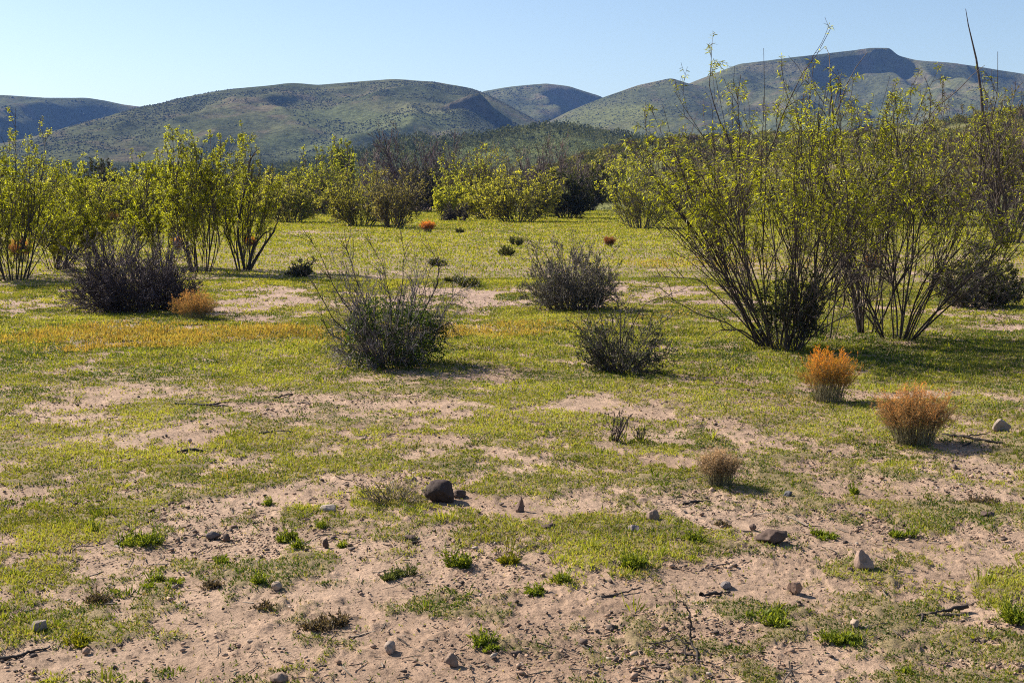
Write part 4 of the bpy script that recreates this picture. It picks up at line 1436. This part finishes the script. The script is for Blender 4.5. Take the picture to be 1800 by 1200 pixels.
stick('dead branch with curved arms rising from the sand at bottom right of centre',
      [[(1228, 1168, 0), (1225, 1150, 2), (1214, 1140, 16), (1213, 1140, 40), (1212, 1142, 66), (1206, 1140, 84), (1190, 1138, 92)],
       [(1214, 1142, 12), (1190, 1134, 14), (1150, 1136, 6), (1112, 1132, 6), (1075, 1146, 1)],
       [(1214, 1142, 14), (1188, 1138, 24), (1168, 1142, 14)],
       [(1224, 1154, 4), (1190, 1150, 3), (1150, 1148, 2), (1105, 1152, 1)],
       [(1205, 1142, 8), (1202, 1160, 4), (1192, 1166, 1)],
       [(1226, 1162, 3), (1255, 1168, 4), (1282, 1184, 0)]], 2.8, 719, (.055, .042, .036), 'dead_branch', 'branch')

# ------------------------------------------------------------------ weeds and dead tufts


def tuft(label, px, py, wpx, hpx, seed, ca=(.085, .135, .012), cb=(.33, .36, .045), n=None, name='weed', cat='weed', stalks=0, group='green weeds on the sand', wide=1.0, tilt=.9):
    rng = np.random.default_rng(seed)
    x0, y0 = on_ground(px, py)
    s = y0 / cp / F
    W = wpx * s
    H = hpx * s
    n = n or int(22 + wpx * hpx * .075)
    mb = MB()
    a = rng.uniform(0, 2 * pi, n)
    q = np.sqrt(rng.random(n))
    K = 3 + int(wpx / 14)
    cl = rng.integers(0, K, n)
    cx = rng.uniform(-.34, .34, K) * W
    cy = rng.uniform(-.30, .30, K) * W
    ch = rng.uniform(.2, 1.0, K) * (1 - .5 * np.abs(cx) / (.34 * W))
    ch[0] = 1
    b = np.stack([cx[cl] + q * np.cos(a) * W * .13, cy[cl] + q * np.sin(a) * W * .12, np.zeros(n)], -1)
    # short stems with leaves up them
    th = tilt * q * rng.uniform(.4, 1.2, n)
    d = np.stack([np.cos(a) * np.sin(th), np.sin(a) * np.sin(th), np.cos(th)], -1)
    L = H * rng.uniform(.25, 1.05, n) * ch[cl]
    P = grow(b, d, L, 3, .12, .05, rng)
    tubes(mb, P, np.full((n, 4), max(.0010, s * .22)), 3, np.array(ca) * 1.1, rng)
    per = 6
    idx = np.repeat(np.arange(n), per)
    t = rng.uniform(.15, 1., len(idx))
    p, tan = sample(P, idx, t)
    m = len(p)
    dd = tan + norm(rng.normal(size=(m, 3))) * .8
    tw = rng.random(n)[idx]
    c = mixcol(ca, cb, np.clip(tw * .6 + p[:, 2] / max(H, .001) * .35 + rng.normal(0, .12, m), 0, 1))
    leaves(mb, p, dd, rng.uniform(.010, .024, m) * wide, rng.uniform(.004, .008, m) * wide, c, rng)
    for k in range(stalks):
        st = grow(rng.normal(0, W * .15, (1, 3)) * np.array([1, 1, 0]), np.array([[rng.normal(0, .12), rng.normal(0, .1), 1]]), np.array([H * rng.uniform(1.2, 1.9)]), 5, .06, 0, rng)
        tubes(mb, st, np.full((1, 6), max(.0012, s * .28)), 3, np.array([[.14, .15, .03]]), rng)
        p, tan = sample(st, np.zeros(16, int), rng.uniform(.2, 1, 16))
        leaves(mb, p, tan + rng.normal(size=(16, 3)) * .5, np.full(16, .014), np.full(16, .005), mixcol(ca, cb, rng.random(16)), rng)
    o = mb.build(name, M_GRASS)
    o.location = (x0, y0, float(gz(x0, y0)) - .002)
    tag(o, label, cat, group)


WEEDS = [
    ('largest bright green weed clump on the left sand', 240, 962, 92, 40, 2), ('tiny round green weed alone on the upper left sand', 476, 892, 24, 16, 0),
    ('small green weed with a dark shadow above the bare sand', 526, 975, 22, 26, 0), ('bushy weed beside the grass island at centre left', 506, 958, 36, 30, 1),
    ('tiny weed on the sand right of the grass island', 600, 973, 20, 14, 0), ('brightest upright weed on open sand at centre', 806, 1008, 42, 46, 1),
    ('weed with tall yellow-green stalks right of the brightest upright weed', 896, 1003, 40, 36, 4), ('spindly weed next to the pale bean-shaped stone', 457, 1037, 28, 28, 2),
    ('small weed growing over a lying twig', 392, 1001, 24, 20, 0), ('low dark green mat above the spindly weed', 288, 1030, 70, 24, 0),
    ('bright weed dome casting shade right of the mauve flat stone', 1221, 960, 44, 26, 0), ('tiny green weed alone at the bottom right', 1596, 1178, 22, 16, 0),
    ('grey-green low weed on the central sand', 700, 1028, 66, 26, 0), ('weed at the left end of the central twig', 985, 1036, 34, 36, 1),
    ('green weed left of the crooked twig', 945, 1052, 44, 22, 0), ('low long green mat below the squarish stone', 1350, 1092, 100, 26, 0),
    ('green and brown mat in front of the pale square stone', 1482, 1128, 86, 28, 0), ('thin upright weed stalk left of the largest weed clump', 165, 938, 14, 26, 1),
    ('green weed on the sand right of the dark crumbly lump', 1448, 946, 60, 18, 0), ('yellow-green flowering weed near the grey left stone', 138, 1128, 56, 26, 1),
    ('bright weed patch right of the pale angular mat', 1592, 940, 50, 24, 0), ('weed in the central grass patch with a bent stalk', 1110, 1008, 50, 36, 2),
    ('light green weed at bottom left of centre', 850, 1140, 60, 30, 0), ('small weed by the pale flat stone left of the heap', 560, 935, 30, 22, 0),
    ('weed by the foot of the right bunchgrass', 1500, 870, 22, 26, 0),
    ('thick green weed at the lower right edge', 1786, 1085, 50, 50, 1),
]
for k_, s_ in enumerate(WEEDS):
    tuft(s_[0], s_[1], s_[2], s_[3], s_[4], 800 + k_, stalks=s_[5],
         **({'ca': (.14, .16, .012), 'cb': (.32, .30, .03)} if 'yellow' in s_[0] else {'ca': (.07, .09, .03), 'cb': (.16, .18, .07)} if 'grey-green' in s_[0] else {}))
for k_, s_ in enumerate([('matted dead brown tuft on the bottom centre sand', 572, 1100, 104, 26), ('dead grey-brown tuft below the pale bean-shaped stone', 463, 1078, 50, 18),
                         ('dead reddish twiggy weed at lower left', 168, 1055, 36, 34), ('dark dead tuft between weeds right of the crumbly lump', 1268, 930, 40, 12),
                         ('dead brown tuft beside the low dark green mat', 372, 1040, 40, 18), ('dark dead weed mat at right by the low stone', 1730, 880, 70, 22)]):
    tuft(s_[0], s_[1], s_[2], s_[3], s_[4], 850 + k_, ca=(.06, .045, .035), cb=(.17, .13, .09), name='dead_tuft', cat='tuft', group='dead tufts on the sand', wide=.9, tilt=1.2)


def deadshrub(label, px, pyb, pyt, wpx, seed, **k):
    plant('dead_shrub', label, 'shrub', px, pyb, pyt, wpx, seed, part=('branches', 'foliage'), **k)


deadshrub('small bare twig shrub standing on the sand at centre', 1080, 784, 716, 44, 901, nst=10, spread=.6, basew=.06, stem_r=.0065, stem_c=(.06, .045, .04), wig=.2,
          lv=((3, .3, .95, .6, .4, 3, .2, .05), (2, .3, 1., .6, .5, 2, .2, 0)))
deadshrub('smaller bare twig shrub right of the taller twig one', 1124, 782, 748, 34, 902, nst=8, spread=.8, basew=.05, stem_r=.006, stem_c=(.06, .045, .04), wig=.2,
          lv=((3, .3, .95, .6, .4, 3, .2, .05),))
plant('dry_grass_clump', 'spiky grey heap of dry grass left of the dark boulder', 'tuft', 692, 896, 846, 110, 903, nst=90, spread=1.35, basew=.16, stem_r=.0028, stem_c=(.15, .12, .09),
      wig=.12, lv=((2, .2, .9, .4, .5, 3, .12, 0),), part=('stalks', 'foliage'), leaf=((1, 3, 0, 1, .03, .006, (.08, .085, .03), (.2, .17, .09), .0, -1),), lenvar=(.35, 1.0))

# ------------------------------------------------------------------ haze


def haze():
    top = TOPZ[0] + 8
    R = GROUND_R + 60
    x0, x1, y0, y1, z0, z1 = -R, R, -R, R, -2.2, top
    v = np.array([[x0, y0, z0], [x1, y0, z0], [x1, y1, z0], [x0, y1, z0], [x0, y0, z1], [x1, y0, z1], [x1, y1, z1], [x0, y1, z1]])
    q = np.array([[3, 2, 1, 0], [4, 5, 6, 7], [0, 1, 5, 4], [1, 2, 6, 5], [2, 3, 7, 6], [3, 0, 4, 7]])
    m, nt, out = new_mat('haze_air')
    pv = nt.nodes.new('ShaderNodeVolumePrincipled')
    pv.inputs['Color'].default_value = (.22, .43, 1.0, 1)
    pv.inputs['Density'].default_value = 0.00011
    nt.links.new(pv.outputs[0], out.inputs['Volume'])
    mb = MB()
    mb.add(v, q=q)
    o = mb.build('haze', m)
    tag(o, 'thin blue haze filling the air over the valley', 'haze', kind='stuff')


haze()
